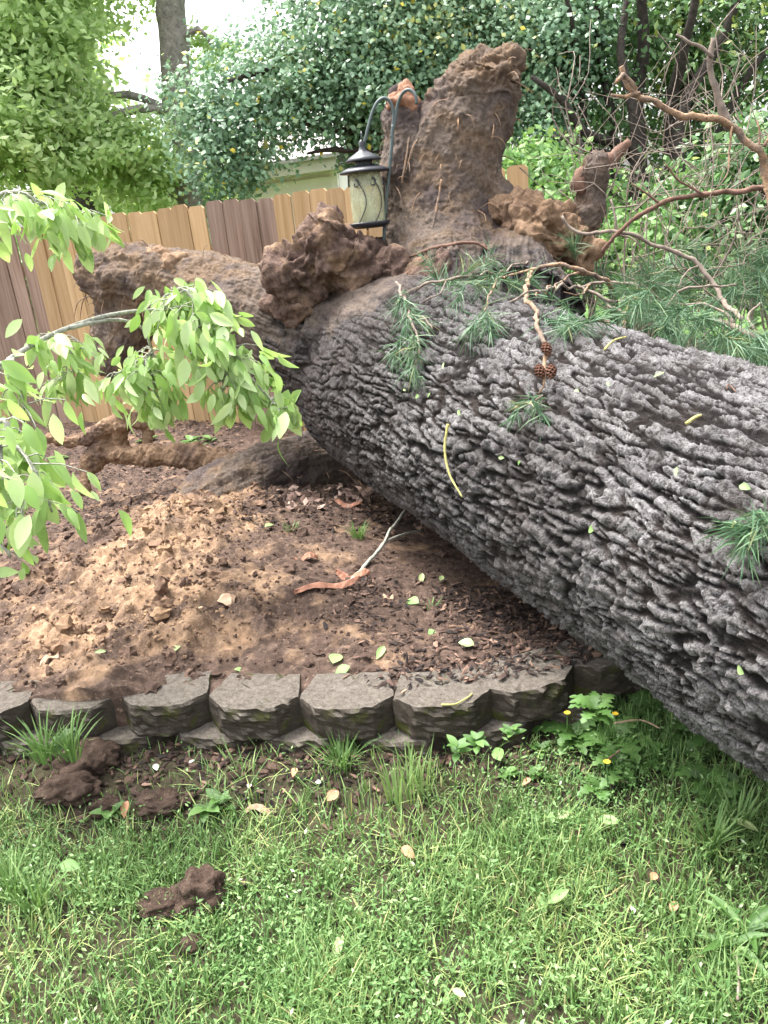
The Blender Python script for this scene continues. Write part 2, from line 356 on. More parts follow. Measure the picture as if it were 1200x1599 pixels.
# ------------------------------------------------------------------ ground
WALLP = np.array([(-4.2, 2.75), (-3.2, 2.48), (-2.4, 2.34), (-1.9, 2.28), (-1.24, 2.2), (-.76, 2.15), (-.48, 2.085), (-.175, 2.03), (.105, 1.985), (.39, 2.03), (.66, 2.12), (.95, 2.27), (1.4, 2.6), (1.9, 3.05), (2.6, 3.8)])
def wall_y(x): return np.interp(x, WALLP[:, 0], WALLP[:, 1])
WTOP = .205
def gauss(x, y, cx, cy, sx, sy): return np.exp(-(((x - cx) / sx) ** 2 + ((y - cy) / sy) ** 2))
def lawn_z(x, y):
    p = p2(np.asarray(x, float), np.asarray(y, float)); b = np.clip((wall_y(p[:, 0]) - p[:, 1]) / .25, 0, 1)
    return .022 * perlin(p * 1.3) + .008 * perlin(p * 6) + .055 * (1 - b) * np.clip(1.2 - (p[:, 0] + .2) / .8, .3, 1)
def tan_amt(x, y):
    t = 1.1 * gauss(x, y, -.95, 3.45, .42, .62) + 1.0 * gauss(x, y, -.72, 2.62, .42, .24) + .7 * gauss(x, y, -1.15, 2.6, .35, .35) + .8 * gauss(x, y, -.85, 3.95, .3, .25) + .55 * gauss(x, y, -1.6, 3.1, .5, .5)
    return np.clip(t - .15, 0, 1) * .66
TAX = (.93, 2.0, -.3345, .9424)
def bed_base(x, y):
    d = y - wall_y(x)
    z = .185 + .03 * sstep(.1, 1.2, d)
    z = z + .13 * gauss(x, y, -.95, 3.6, .55, .6) + .06 * gauss(x, y, -.8, 2.75, .5, .35) + .09 * gauss(x, y, -1.0, 2.3, .17, .16)
    z = z - .10 * sstep(3.9, 5.2, y) - .06 * gauss(x, y, -2.0, 4.6, .7, .6)
    ax_d = ((x - TAX[0]) * TAX[3] - (y - TAX[1]) * TAX[2]); z = z - .11 * np.exp(-(ax_d / .42) ** 2) * sstep(2.25, 2.7, y)      # soil scoured out under the log
    return z
def bed_z(x, y, detail=True):
    x = np.atleast_1d(np.asarray(x, float)); y = np.atleast_1d(np.asarray(y, float)); z = bed_base(x, y)
    p = p2(x, y); t = np.clip(tan_amt(x, y) + .45, .35, 1.2) * (1 - .75 * sstep(-.1, .45, x) * sstep(4.2, 3.2, y))
    F1, F2, R, _ = worley2(x * 11 + .6 * perlin(p * 5), y * 11 + .6 * perlin(p * 5 + 9), 3)
    G1, G2, R2, _ = worley2(x * 31 + .4 * perlin(p * 14), y * 31 + .4 * perlin(p * 14 + 9), 8)
    z = z + t * (.035 * fbm(p * 4.5, 4) + .034 * (1 - sstep(0, .8, F1 + .25 * perlin(p * 30))) * (R > .6) * R + .016 * (1 - sstep(0, .75, G1 + .2 * perlin(p * 55))) * (R2 > .4) * R2 + .011 * fbm(p * 24, 3) + .008 * perlin(p * 62) + .004 * perlin(p * 90))
    d = y - wall_y(x)
    return np.where(d < .12, np.minimum(z, .19 + .06 * gauss(x, y, -1.0, 2.3, .18, .3) + gauss(x, y, -1.0, 2.25, .25, .3) * (.02 * fbm(p * 14, 4))), z)
def grid(xs, ys, fz):
    X, Y = np.meshgrid(xs, ys); V = np.stack([X.ravel(), Y.ravel(), fz(X.ravel(), Y.ravel())], 1)
    n = len(xs); i = np.arange(len(ys) - 1)[:, None] * n; j = np.arange(n - 1)[None]
    return V, [np.stack([i + j, i + j + 1, i + n + j + 1, i + n + j], -1).reshape(-1, 4)]
xs = np.concatenate([-np.geomspace(4, 220, 22)[::-1], np.arange(-3.9, 3.95, .05), np.geomspace(4, 220, 22)])
ys = np.concatenate([-np.geomspace(1, 120, 16)[::-1], np.arange(-.9, 3.2, .05), np.geomspace(3.3, 320, 40)])
def lz(x, y):
    far = np.clip((np.hypot(x, y) - 3.5) / 2, 0, 1); z = lawn_z(x, y) * (1 - far)
    return z - .06 * (y > wall_y(x) + .15) * (y < 8)
V, Fs = grid(xs, ys, lz)
struct(obj('lawn', mesh_arrays('lawn', V, Fs), m_lawnsoil))
# garden bed: clipped just behind the wall's front
gx = np.concatenate([np.arange(-4.2, -1.75, .03), np.arange(-1.75, 1.2, .0105), np.arange(1.2, 3.4, .04)])
gs = np.concatenate([np.arange(0, 2.3, .0105), np.arange(2.3, 6.2, .03)])
X, D = np.meshgrid(gx, gs); Yb = wall_y(X) + .085 - .045 * np.exp(-((X + 1.0) / .17) ** 2) + D
V = np.stack([X.ravel(), Yb.ravel(), bed_z(X.ravel(), Yb.ravel())], 1)
V[:len(gx), 2] = -.05
n = len(gx); i = np.arange(len(gs) - 1)[:, None] * n; j = np.arange(n - 1)[None]
struct(obj('garden_bed_soil', mesh_arrays('bed', V, [np.stack([i + j, i + j + 1, i + n + j + 1, i + n + j], -1).reshape(-1, 4)], True, {'tan': tan_amt(V[:, 0], V[:, 1])}), m_soil))
def gnd(x, y):
    return float(bed_z(x, y)[0]) if y > wall_y(x) + .1 else float(lawn_z([x], [y])[0])
def hit(px, py):
    """where the ray of a pixel meets bed, block tops or lawn"""
    z = .2
    for k in range(6):
        p = atz(px, py, z); d = p[1] - wall_y(p[0])
        z = WTOP if 0 <= d <= .1 else gnd(p[0], p[1])
    return atz(px, py, z)

# ------------------------------------------------------------------ retaining wall
wall = thing('retaining_wall', 'low curved retaining wall of grey concrete blocks edging the soil bed', 'wall', (-.2, 2.1, 0))
seg = np.hypot(*np.diff(WALLP, axis=0).T); cum = np.concatenate([[0], np.cumsum(seg)])
def wall_at(s): return np.array([np.interp(s, cum, WALLP[:, 0]), np.interp(s, cum, WALLP[:, 1])])
def block_mesh(seed, h=.106):
    prof = [(-.12, .20), (.12, .20), (.150, .068), (.088, .008), (.05, 0), (0, -.004), (-.05, 0), (-.088, .008), (-.150, .068)]
    # densify outline
    pts = []
    for a, b in zip(prof, prof[1:] + prof[:1]):
        L = math.hypot(b[0] - a[0], b[1] - a[1]); k = max(1, int(L / .013))
        for q in range(k): pts.append((a[0] + (b[0] - a[0]) * q / k, a[1] + (b[1] - a[1]) * q / k))
    O = np.array(pts); m = len(O); cen = np.array([0, .09])
    rings = []; zs = np.linspace(0, h, 12)
    for z in zs:
        ins = 1 - .018 * (abs(z / h - .5) * 2) ** 6; rings.append(np.column_stack([cen + (O - cen) * ins, np.full(m, z)]))
    for k in (.93, .8, .6, .35, .12): rings.append(np.column_stack([cen + (O - cen) * k, np.full(m, h)]))
    V = np.vstack(rings + [np.array([[0, .09, h]])]); nr = len(rings)
    p = V * 1.0 + seed * 5.1
    front = sstep(.08, .0, V[:, 1]) * (V[:, 2] < h * .999)
    V[:, 1] += front * (.012 * fbm(p * 24, 3) + .004 * fbm(p * 75, 2) + .0008 * RNG.normal(size=len(V)) - .004); V[:, 0] += .003 * fbm(p * 30, 3)
    V[:, 2] += (.0035 * fbm(p * 25, 4)) * (V[:, 2] > h * .9) - .008 * (V[:, 2] > h * .95) * (np.abs(fbm(p * 14, 3)) > .75)
    i = np.arange(nr - 1)[:, None] * m; j = np.arange(m)[None]
    Q = np.stack([i + j, i + (j + 1) % m, i + m + (j + 1) % m, i + m + j], -1).reshape(-1, 4); k = np.arange(m)
    T = np.stack([(nr - 1) * m + k, (nr - 1) * m + (k + 1) % m, np.full(m, nr * m)], 1)
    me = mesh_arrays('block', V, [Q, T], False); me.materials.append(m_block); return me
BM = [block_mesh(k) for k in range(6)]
s0 = np.interp(-.035, WALLP[:, 0], cum)
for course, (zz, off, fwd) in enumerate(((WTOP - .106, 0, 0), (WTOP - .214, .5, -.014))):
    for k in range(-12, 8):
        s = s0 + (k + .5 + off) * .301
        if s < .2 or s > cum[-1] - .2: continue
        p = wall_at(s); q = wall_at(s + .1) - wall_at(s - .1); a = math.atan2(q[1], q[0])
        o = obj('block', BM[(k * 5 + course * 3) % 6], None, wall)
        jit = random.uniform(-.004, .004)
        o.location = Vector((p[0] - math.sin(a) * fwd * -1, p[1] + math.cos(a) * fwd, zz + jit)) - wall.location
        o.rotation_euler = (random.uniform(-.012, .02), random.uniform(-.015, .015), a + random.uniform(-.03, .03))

# ------------------------------------------------------------------ fallen tree
TA, TB = np.array([.93, 2.0, .634]), np.array([.149, 4.2, .769])
def tax(t): return TA + (TB - TA) * t
def trad(t): return .458 + .09 * np.clip(t, 0, 1.2) - .05 * np.clip(-t, 0, 1)
AX = (TB - TA) / np.linalg.norm(TB - TA)
def on_trunk(px, py, off=0.0):
    """nearest point of the trunk's surface on a pixel's ray"""
    v = ray(px, py); v = v / np.linalg.norm(v)
    for s in np.arange(1.0, 6.0, .01):
        p = CAM + v * s; t = (p - TA) @ AX / np.linalg.norm(TB - TA)
        if np.linalg.norm(p - tax(t)) < trad(t) + .02 + off: return p
    p = at(px, py, 3.6); return p
def bone(pts): return np.array([at(x, y, Y) for x, y, Y, r in pts]), np.array([r for *_, r in pts])
tt = np.linspace(-.5, 1.04, 12)
BONES = [
    ('trunk', (np.array([tax(t) for t in tt]), np.array([trad(t) for t in tt])), 1.0, 0.0),
    ('root', bone([(625, 570, 4.10, .38), (530, 553, 4.24, .345), (455, 523, 4.36, .30), (385, 490, 4.47, .26), (300, 457, 4.6, .225), (225, 440, 4.68, .205), (178, 440, 4.72, .18)]), .55, .25),
    ('root', bone([(196, 440, 4.72, .18), (198, 490, 4.72, .175), (188, 540, 4.7, .16), (176, 568, 4.68, .12)]), 0, .45),
    ('root', bone([(600, 690, 4.95, .17), (560, 705, 4.85, .19), (505, 722, 4.68, .21), (430, 745, 4.42, .21), (350, 775, 4.17, .18), (300, 805, 4.02, .14)]), .05, .2),
    ('root', bone([(715, 520, 4.15, .42), (700, 400, 4.42, .34), (700, 310, 4.5, .29), (720, 220, 4.5, .24), (748, 160, 4.5, .205), (764, 112, 4.5, .19)]), .0, .12),
    ('root', bone([(675, 440, 4.4, .27), (648, 340, 4.5, .19), (642, 260, 4.52, .165), (634, 205, 4.52, .125), (629, 170, 4.52, .09)]), .0, .05),
    ('root', bone([(800, 500, 4.0, .36), (805, 420, 4.25, .24), (845, 375, 4.38, .17), (890, 355, 4.42, .12), (922, 320, 4.42, .085), (926, 285, 4.42, .075), (925, 258, 4.42, .066)]), .0, .62),
]
tree = thing('fallen_tree', 'huge fallen tree with grey fissured bark and its upturned roots torn from the bed', 'fallen tree', (.15, 4.0, .2))
src = MB()
for nm, (P, R), b, t in BONES:
    Ps, Rs = smooth_path(P, R, .04); V, Fs = tube(Ps, Rs, 28)
    src.add(V, Fs)
    for e in (0, -1) if nm != 'trunk' else (-1,):
        k = .9 if nm != 'trunk' else .8
        if e == -1 and abs(Rs[-1] - .19) < 1e-6: k = .55
        src.add(ICO[3][0] * Rs[e] * k + Ps[e], [ICO[3][1]])
# broken, squared-off tops of the upturned roots
for (px, py, Y, r, sc) in ((735, 118, 4.5, .11, (1, 1, .8)), (790, 112, 4.5, .11, (1, 1, .8)), (765, 105, 4.5, .10, (1.2, 1, .7)), (668, 260, 4.5, .17, (1, 1, 1.2)), (672, 220, 4.5, .11, (1, 1, 1)), (765, 330, 4.42, .15, (1, 1, 1.2)), (150, 430, 4.72, .12, (.8, 1, 1)), (215, 500, 4.72, .12, (1, 1, 1))):
    src.add(ICO[3][0] * r * np.array(sc) + at(px, py, Y), [ICO[3][1]])
tmp = obj('tmp_root', src.mesh('tmp')); md = tmp.modifiers.new('r', 'REMESH'); md.mode = 'VOXEL'; md.voxel_size = .0064; md.adaptivity = 0
ms = tmp.modifiers.new('s', 'SMOOTH'); ms.factor = .5; ms.iterations = 16
dg = bpy.context.evaluated_depsgraph_get(); me = bpy.data.meshes.new_from_object(tmp.evaluated_get(dg))
bpy.data.objects.remove(tmp)
nv = len(me.vertices); V = np.empty(nv * 3, np.float32); me.vertices.foreach_get('co', V); V = V.reshape(-1, 3).astype(float)
Nn = np.empty(nv * 3, np.float32); me.vertex_normals.foreach_get('vector', Nn); Nn = Nn.reshape(-1, 3).astype(float)
quads = np.empty(len(me.loops), np.int32); me.loops.foreach_get('vertex_index', quads); quads = quads.reshape(-1, 4)
bpy.data.meshes.remove(me)
best = np.full(nv, 9.); bid = np.zeros(nv, int); U = np.zeros(nv); A = np.zeros(nv); RR = np.zeros(nv); second = np.full(nv, 9.)
for bi, (nm, (P, R), b, t) in enumerate(BONES):
    Ps, Rs = smooth_path(P, R, .08) if nm != 'trunk' else (P, R)
    ref = np.array([0, 0, 1.]) if bi in (0, 1, 3) else np.array([0, -1., 0])
    if bi == 0: ref = np.array([-.6, -.4, .75])
    bd = np.full(nv, 9.); bu = np.zeros(nv); ba = np.zeros(nv); br = np.zeros(nv); s = 0
    for i in range(len(Ps) - 1):
        a, c = Ps[i], Ps[i + 1]; ab = c - a; L = np.linalg.norm(ab); q = V - a; k = q @ ab / L ** 2
        kc = np.clip(k, 0, 1); d = np.linalg.norm(q - kc[:, None] * ab, axis=1); r = Rs[i] + (Rs[i + 1] - Rs[i]) * kc; dn = d / r
        w = ab / L; e1 = ref - w * (ref @ w); e1 /= np.linalg.norm(e1); e2 = np.cross(w, e1)
        m_ = dn < bd; bd = np.where(m_, dn, bd); bu = np.where(m_, s + kc * L, bu); ba = np.where(m_, np.arctan2(q @ e2, q @ e1), ba); br = np.where(m_, r, br); s += L
    if bi == 0: bd = bd - .10; TU, TAng, TR = bu.copy(), ba.copy(), br.copy()
    m_ = bd < best; second = np.where(m_, best, np.minimum(second, bd)); best = np.where(m_, bd, best)
    bid = np.where(m_, bi, bid); U = np.where(m_, bu, U); A = np.where(m_, ba, A); RR = np.where(m_, br, RR)
barkA = np.array([b for *_, b, t in BONES])[bid]; tanA = np.array([t for *_, t in BONES])[bid]
# trunk bark runs on into the near roots; everywhere else it fades to soil-crusted root
tlen = np.linalg.norm(tax(1.04) - tax(-.5)); rootfade = sstep(.30, .0, np.clip(1.0 - TU / tlen, 0, 1))
m1 = bid == 1; barkA[m1] = np.clip(1.15 - U[m1] * 1.15, 0, 1); m3 = bid == 3; barkA[m3] = np.clip(.9 - U[m3] * 1.6, 0, 1)
m6 = (bid == 6) | (bid == 4); barkA[m6] = np.clip(.75 - U[m6] * 2.2, 0, 1)
m0 = bid == 0
up = np.clip((V[:, 2] - .95) / .25, 0, 1)
barkA[m0] = 1 - (.85 * rootfade * up)[m0]                         # soil thrown over the crown of the root flare
tanA[m1] = .22 + .36 * sstep(.75, 1.15, U[m1]); tanA[bid == 4] = .30 + .4 * sstep(1.12, 1.45, U[bid == 4])
tanA[bid == 5] = .2; tanA[bid == 6] = .25 + .5 * sstep(.15, .4, U[bid == 6]) - .5 * sstep(.75, .85, U[bid == 6]); tanA[m3] = .0 + .3 * sstep(.7, 1.2, U[m3])
# bark relief in trunk coordinates (metres along, metres round)
use_t = (bid == 0) | ((bid == 1) & (U < .25))
u = np.where(use_t, TU, U + 9); v = np.where(use_t, TAng * .5, A * .3)
wv = .030 * perlin(p2(u * 2.2, v * 4.5, 1.)) + .014 * perlin(p2(u * 7, v * 12, 2.)) + .006 * perlin(p2(u * 20, v * 30, 3.))
wu = .05 * perlin(p2(u * 4, v * 8, 4.)) + .02 * perlin(p2(u * 12, v * 22, 5.))
uw, vw = u + wu, v + wv
def bark_relief(uw, vw):
    nA = perlin(p2(uw / .42, vw / .058, 6.)); nB = perlin(p2(uw / .31, vw / .050, 7.)); nC = perlin(p2(uw / .07, vw / .028, 8.))
    e = np.minimum(np.abs(nA), 1.15 * np.abs(nB)); e = np.maximum(e + .035 * perlin(p2(uw / .022, vw / .011, 13.)) + .022 * perlin(p2(uw / .010, vw / .008, 14.)), 0); pl = .25 * np.clip(e / .04, 0, 1) + .75 * np.clip((e - .015) / .105, 0, 1) ** .8
    F1, F2, Rc, DU = worley2(uw / .085, vw / .05, 21); ck = sstep(.0, .16, F2 - F1)
    st = 3.6 * (.5 * nC + .5 * perlin(p2(uw / .030, vw / .014, 9.))) + 1.6 * Rc; fr = st - np.floor(st); step = (np.floor(st) + sstep(.7, 1., fr)) / 3.0
    return pl * (.62 + .38 * ck) * (.56 + .40 * step + .12 * e * 2 - .22 * np.clip(DU, -.6, .6)), pl
h1, pl = bark_relief(uw, vw)
fine = fbm(V * 42, 3); fl = 1 - np.abs(perlin(V * 75))
hgt = np.clip(.84 * h1 + .15 * fine * (.3 + pl) + .09 * fl, 0, 1.25)
amp = .037 * barkA * (1 - .35 * rootfade * m0)
soilrel = .020 * fbm(V * 6, 4) + .006 * fbm(V * 20, 3) + .006 * np.abs(perlin(V * 30)) + .003 * perlin(V * 75)
gro = .008 * fbm(np.stack([U * 3, A * 5, bid * 3.], 1), 3)          # lengthwise wood grain of roots
blob = .03 * perlin(V * 2.6) * (1 - m0 * .6)
endr = .045 * fbm(V * 9 + 4, 4) * ((V[:, 2] > 2.08) + .4 * (V[:, 0] < -1.25))
V = V + Nn * (amp * (hgt - .55) + (1 - barkA) * (soilrel + gro) + blob + endr)[:, None]
lich = np.where(m0, 1 - .9 * rootfade, .08) * (.35 + .65 * sstep(-.1, .5, Nn[:, 2] * .4 + .5 * perlin(V * 1.7) + .25))
lich = lich * sstep(0.9, 2.2, tlen - TU + .5)
V_all = V
allm = mesh_arrays('all', V, [quads]); VN = np.empty(nv * 3, np.float32); allm.vertex_normals.foreach_get('vector', VN); VN = VN.reshape(-1, 3); bpy.data.meshes.remove(allm)
fb = np.median(bid[quads], axis=1).astype(int) if False else bid[quads[:, 0]]
for bi, (nm, *_r0) in enumerate(BONES):
    fq = quads[fb == bi]
    if not len(fq): continue
    ids, inv = np.unique(fq.ravel(), return_inverse=True)
    me = mesh_arrays(nm, V[ids], [inv.reshape(-1, 4)], True, {'bark': barkA[ids], 'hgt': hgt[ids], 'tan': tanA[ids], 'lich': lich[ids]})
    me.normals_split_custom_set_from_vertices(VN[ids].tolist())
    o = obj(nm, me, m_bark, tree)
    if bi == 5: torn_root = o
# the log goes on beyond the frame
tq = np.linspace(-1.75, -.46, 64); Pq = np.array([tax(t) for t in tq]); nq = 120
Ve, Fe = tube(Pq, np.array([trad(t) for t in tq]), nq); ax_u = (tq + .5) * np.linalg.norm(TB - TA)
ext_u = np.concatenate([np.repeat(ax_u, nq), [ax_u[0], ax_u[-1]]]); ctr = np.vstack([np.repeat(Pq, nq, 0), Pq[:1], Pq[-1:]]); nd = Ve - ctr; ln = np.linalg.norm(nd, axis=1)[:, None] + 1e-9
e1 = np.array([-.6, -.4, .75]); e1 -= AX * (e1 @ AX); e1 /= np.linalg.norm(e1); e2 = np.cross(AX, e1); ang = np.arctan2(nd @ e2, nd @ e1) * .5
hx, _pl = bark_relief(ext_u, ang); hx = np.clip(hx, 0, 1.2)
Ve = Ve + nd / ln * (.04 * (hx[:, None] - .55) - .008)
obj('trunk', mesh_arrays('trunk', Ve, Fe, True, {'bark': np.ones(len(Ve)), 'hgt': hx, 'tan': np.zeros(len(Ve)), 'lich': np.full(len(Ve), .8)}), m_bark, tree)
# soil still hanging in the roots
def soil_part(name, blobs, tan, sub=5, amp=.42, seed=0):
    src = MB()
    for (px, py, Y, r) in blobs: src.add(ICO[3][0] * r + at(px, py, Y), [ICO[3][1]])
    t_ = obj('tmp_soil', src.mesh('tmp')); md = t_.modifiers.new('r', 'REMESH'); md.mode = 'VOXEL'; md.voxel_size = .010
    m2 = bpy.data.meshes.new_from_object(t_.evaluated_get(bpy.context.evaluated_depsgraph_get())); bpy.data.objects.remove(t_)
    n_ = len(m2.vertices); v_ = np.empty(n_ * 3, np.float32); m2.vertices.foreach_get('co', v_); v_ = v_.reshape(-1, 3).astype(float)
    w_ = np.empty(n_ * 3, np.float32); m2.vertex_normals.foreach_get('vector', w_); w_ = w_.reshape(-1, 3)
    q_ = np.empty(len(m2.loops), np.int32); m2.loops.foreach_get('vertex_index', q_); bpy.data.meshes.remove(m2)
    d_ = .085 * fbm(v_ * 6 + seed, 4) + .03 * np.abs(fbm(v_ * 16 + seed, 3)) + .012 * perlin(v_ * 45)
    return obj(name, mesh_arrays(name, v_ + w_ * (d_ * amp / .42)[:, None], [q_.reshape(-1, 4)], True, {'tan': np.full(n_, tan)}), m_clump, tree)
soil_part('soil_clump', [(505, 400, 4.12, .15), (470, 430, 4.15, .16), (455, 480, 4.15, .12), (540, 420, 4.15, .14), (475, 510, 4.15, .07), (520, 365, 4.12, .09), (575, 420, 4.25, .12)], .18)
soil_part('soil_clump', [(800, 340, 4.3, .11), (830, 355, 4.25, .15), (870, 380, 4.25, .14), (885, 345, 4.35, .08), (905, 400, 4.2, .09)], .8, seed=5)
soil_part('soil_clump', [(245, 420, 4.58, .11), (275, 425, 4.52, .09)], .85, amp=.25, seed=9)
soil_part('soil_clump', [(620, 432, 4.12, .10), (680, 436, 4.02, .12), (740, 446, 4.0, .09)], .08, amp=.3, seed=12)
# splinters of torn wood, moss and thin roots
torn = soil_part('torn_wood', [(616, 160, 4.45, .06), (630, 150, 4.45, .06), (641, 163, 4.44, .05), (620, 142, 4.47, .034), (634, 138, 4.47, .036)], 0, amp=.2, seed=31)
torn.data.materials.clear(); torn.data.materials.append(m_splint); torn.parent = torn_root; torn.location = (0, 0, 0)
def root_line(pts, rad, m_=None, n=9, wob=.12):
    P = np.array([at(*p[:3]) for p in pts]); Ps, Rs = smooth_path(P, rad, .025)
    Ps = Ps + .006 * np.stack([perlin(Ps * 14 + k * 9) for k in range(3)], 1)
    V_, F_ = tube(Ps, Rs, n, wob=wob); return obj('root', mesh_arrays('root', V_, F_), m_ or m_tanroot, tree)
root_line([(900, 300, 4.42), (925, 262, 4.42), (950, 250, 4.42), (965, 238, 4.42), (984, 220, 4.42)], [.05, .05, .035, .03, .018], m_redtwig)
def rough_root(lines, tan, seed):
    src = MB()
    for pts, rad in lines:
        Ps, Rs = smooth_path(np.array([at(*p) for p in pts]), rad, .02); src.add(*tube(Ps, Rs, 14))
        for e in (0, -1): src.add(ICO[2][0] * Rs[e] * .95 + Ps[e], [ICO[2][1]])
    t_ = obj('tmp_rr', src.mesh('tmp')); md = t_.modifiers.new('r', 'REMESH'); md.mode = 'VOXEL'; md.voxel_size = .007; sm = t_.modifiers.new('s', 'SMOOTH'); sm.iterations = 5
    m2 = bpy.data.meshes.new_from_object(t_.evaluated_get(bpy.context.evaluated_depsgraph_get())); bpy.data.objects.remove(t_)
    n_ = len(m2.vertices); v_ = np.empty(n_ * 3, np.float32); m2.vertices.foreach_get('co', v_); v_ = v_.reshape(-1, 3).astype(float)
    w_ = np.empty(n_ * 3, np.float32); m2.vertex_normals.foreach_get('vector', w_); w_ = w_.reshape(-1, 3); q_ = np.empty(len(m2.loops), np.int32); m2.loops.foreach_get('vertex_index', q_); bpy.data.meshes.remove(m2)
    d_ = .022 * fbm(v_ * 11 + seed, 4) + .010 * np.abs(perlin(v_ * 40)) + .005 * perlin(v_ * 80)
    return obj('root', mesh_arrays('root', v_ + w_ * d_[:, None], [q_.reshape(-1, 4)], True, {'tan': np.full(n_, tan)}), m_clump, tree)
rough_root([([(420, 745, 4.35), (340, 720, 4.45), (270, 712, 4.5), (200, 710, 4.55), (165, 706, 4.6)], [.09, .075, .065, .055, .05]),
            ([(195, 655, 4.6), (180, 660, 4.6), (145, 680, 4.6), (110, 690, 4.6), (80, 684, 4.6)], [.035, .055, .045, .036, .034]),
            ([(190, 648, 4.6), (188, 690, 4.6), (205, 712, 4.56)], [.055, .05, .045]), ([(215, 655, 4.6), (232, 670, 4.62), (225, 702, 4.58)], [.035, .032, .03]),
            ([(160, 668, 4.62), (168, 690, 4.62), (152, 712, 4.6), (138, 735, 4.58), (130, 765, 4.52)], [.05, .06, .07, .045, .032])], .8, 3)
for a in [[(690, 280, 4.18), (683, 320, 4.16), (676, 360, 4.12)], [(640, 215, 4.36), (632, 260, 4.33), (628, 285, 4.32)]]:
    root_line(a, [.005, .006, .003], m_deadpine, 6)
for a in [[(640, 400, 4.05), (690, 385, 4.0), (740, 380, 4.0), (800, 410, 4.0)], [(655, 430, 3.95), (690, 400, 3.98), (720, 385, 4.0)], [(600, 440, 4.05), (640, 425, 3.98), (670, 400, 3.98)], [(700, 350, 4.12), (730, 375, 4.08), (760, 385, 4.02)]]:
    root_line(a, [.006, .008, .007, .004][:len(a)], m_redtwig, 6)

mb = MB(); cand = np.where((bid >= 1) & (barkA < .3) & (Nn[:, 1] < .3))[0]
for k in RNG.choice(cand, 260, replace=False):
    p = V_all[k]; n = VN[k].astype(float); d = n * random.uniform(.15, .8) + np.array([0, 0, -.6]) + RNG.normal(size=3) * .6; d /= np.linalg.norm(d); L = random.choice([.04, .06, .09, .15]) * random.uniform(.6, 1.3)
    c1 = p + d * L * .5 + n * .01 + RNG.normal(size=3) * .008; Ps, Rs = smooth_path([p - n * .008, c1, p + d * L + n * .006 + np.array([0, 0, -.3 * L])], np.array([1, .8, .4]) * random.choice([.0015, .002, .0035]), .02); mb.add(*tube(Ps, Rs, 5, False), random.random())
stuff(obj('fine_roots', mb.mesh('fine_roots'), m_deadpine, tree))

# ------------------------------------------------------------------ lantern and its pole
HY = 4.30
pole = thing('shepherd_hook', 'double crook dark iron garden hook leaning by the tall upturned root', 'garden hook', at(594, 425, HY))
def rod(name, pts, r, parent, m_=m_iron, n=10, step=.01):
    Ps, Rs = smooth_path([at(*p) for p in pts], [r] * len(pts), step); return obj(name, mesh_arrays(name, *tube(Ps, Rs, n)), m_, parent)
rod('pole', [(593, 430, HY), (598, 395, HY), (604, 310, HY), (611, 240, HY), (614, 195, HY)], .0085, pole)
rod('hook_arm', [(614, 200, HY), (615, 178, HY), (610, 160, HY), (601, 153, HY), (591, 158, HY), (583, 172, HY), (576, 196, HY), (570, 220, HY), (566, 225, HY), (563, 221, HY)], .0078, pole)
rod('hook_arm', [(612, 215, HY), (617, 188, HY), (621, 165, HY), (628, 147, HY - .02), (637, 140, HY - .04), (645, 143, HY - .05), (650, 152, HY - .06), (651, 163, HY - .06)], .0078, pole)
lb = at(578, 354, HY); sc = .00335                                # metres per photo pixel at the lantern
lan = thing('hanging_lantern', 'dark metal lantern with cloudy glass cylinder hanging from the iron hook', 'lantern', lb)
def lpart(name, prof, m_, parent=lan, n=40):
    me = mesh_arrays(name, *lathe(np.array(prof) * sc, n)); o = obj(name, me, m_, parent); o.location = (0, 0, 0) if parent is lan else o.location; return o
lpart('base', [(0, -2), (20, -2), (29, 1), (32, 5), (31.5, 7), (24, 6), (0, 6)], m_lantmetal)
gl = lpart('glass', [(25, 6), (25.5, 30), (25, 55), (23, 76), (22.2, 76), (24.2, 55), (24.7, 30), (24.2, 6)], m_glass)
lpart('candle', [(0, 6), (11, 6), (11, 42), (9, 43), (0, 42)], m_candle)
lpart('brim', [(22, 76), (37, 76), (37.5, 78), (30, 82), (17, 86), (12, 86), (12, 84), (22, 80), (22, 76)], m_lantmetal)
lpart('vent', [(13, 85), (13, 93)], m_lantmetal)
lpart('cap', [(12, 92), (26, 91.5), (27, 93), (22, 97), (13, 102), (6, 106), (4, 112), (5, 116), (2.5, 120), (0, 121)], m_lantmetal)
a = np.linspace(0, 2 * math.pi, 17); tip = at(567, 224, HY)
rz_ = (tip - lb)
Ps = np.stack([np.zeros(17), .022 * np.sin(a), .022 * np.cos(a)], 1) + np.array([rz_[0] * .5, 0, 121 * sc + .012])
o = obj('hanging_ring', mesh_arrays('ring', *tube(Ps, .0035, 8)), m_lantmetal, lan); o.location = (0, 0, 0)
for th in (-2.2, -1.25, -.3, .8, 1.9):                             # scrollwork wires round the glass
    z = np.linspace(0, 1, 34); R_ = 27.2 * sc
    aa = th + .55 * np.sin(z * 3.1) ; zz_ = (6 + 62 * z) * sc
    cur = np.linspace(0, 5.2, 26); cr = (7.5 - 1.2 * cur) * sc
    P1 = np.stack([R_ * np.cos(aa), R_ * np.sin(aa), zz_], 1)
    a2 = aa[-1] + (cr * np.sin(cur)) / R_; z2 = zz_[-1] - 7.5 * sc + cr * np.cos(cur)
    P2 = np.stack([R_ * np.cos(a2), R_ * np.sin(a2), z2], 1)
    o = obj('scroll', mesh_arrays('scroll', *tube(np.vstack([P1, P2[1:]]), .0028, 6)), m_lantmetal, gl)

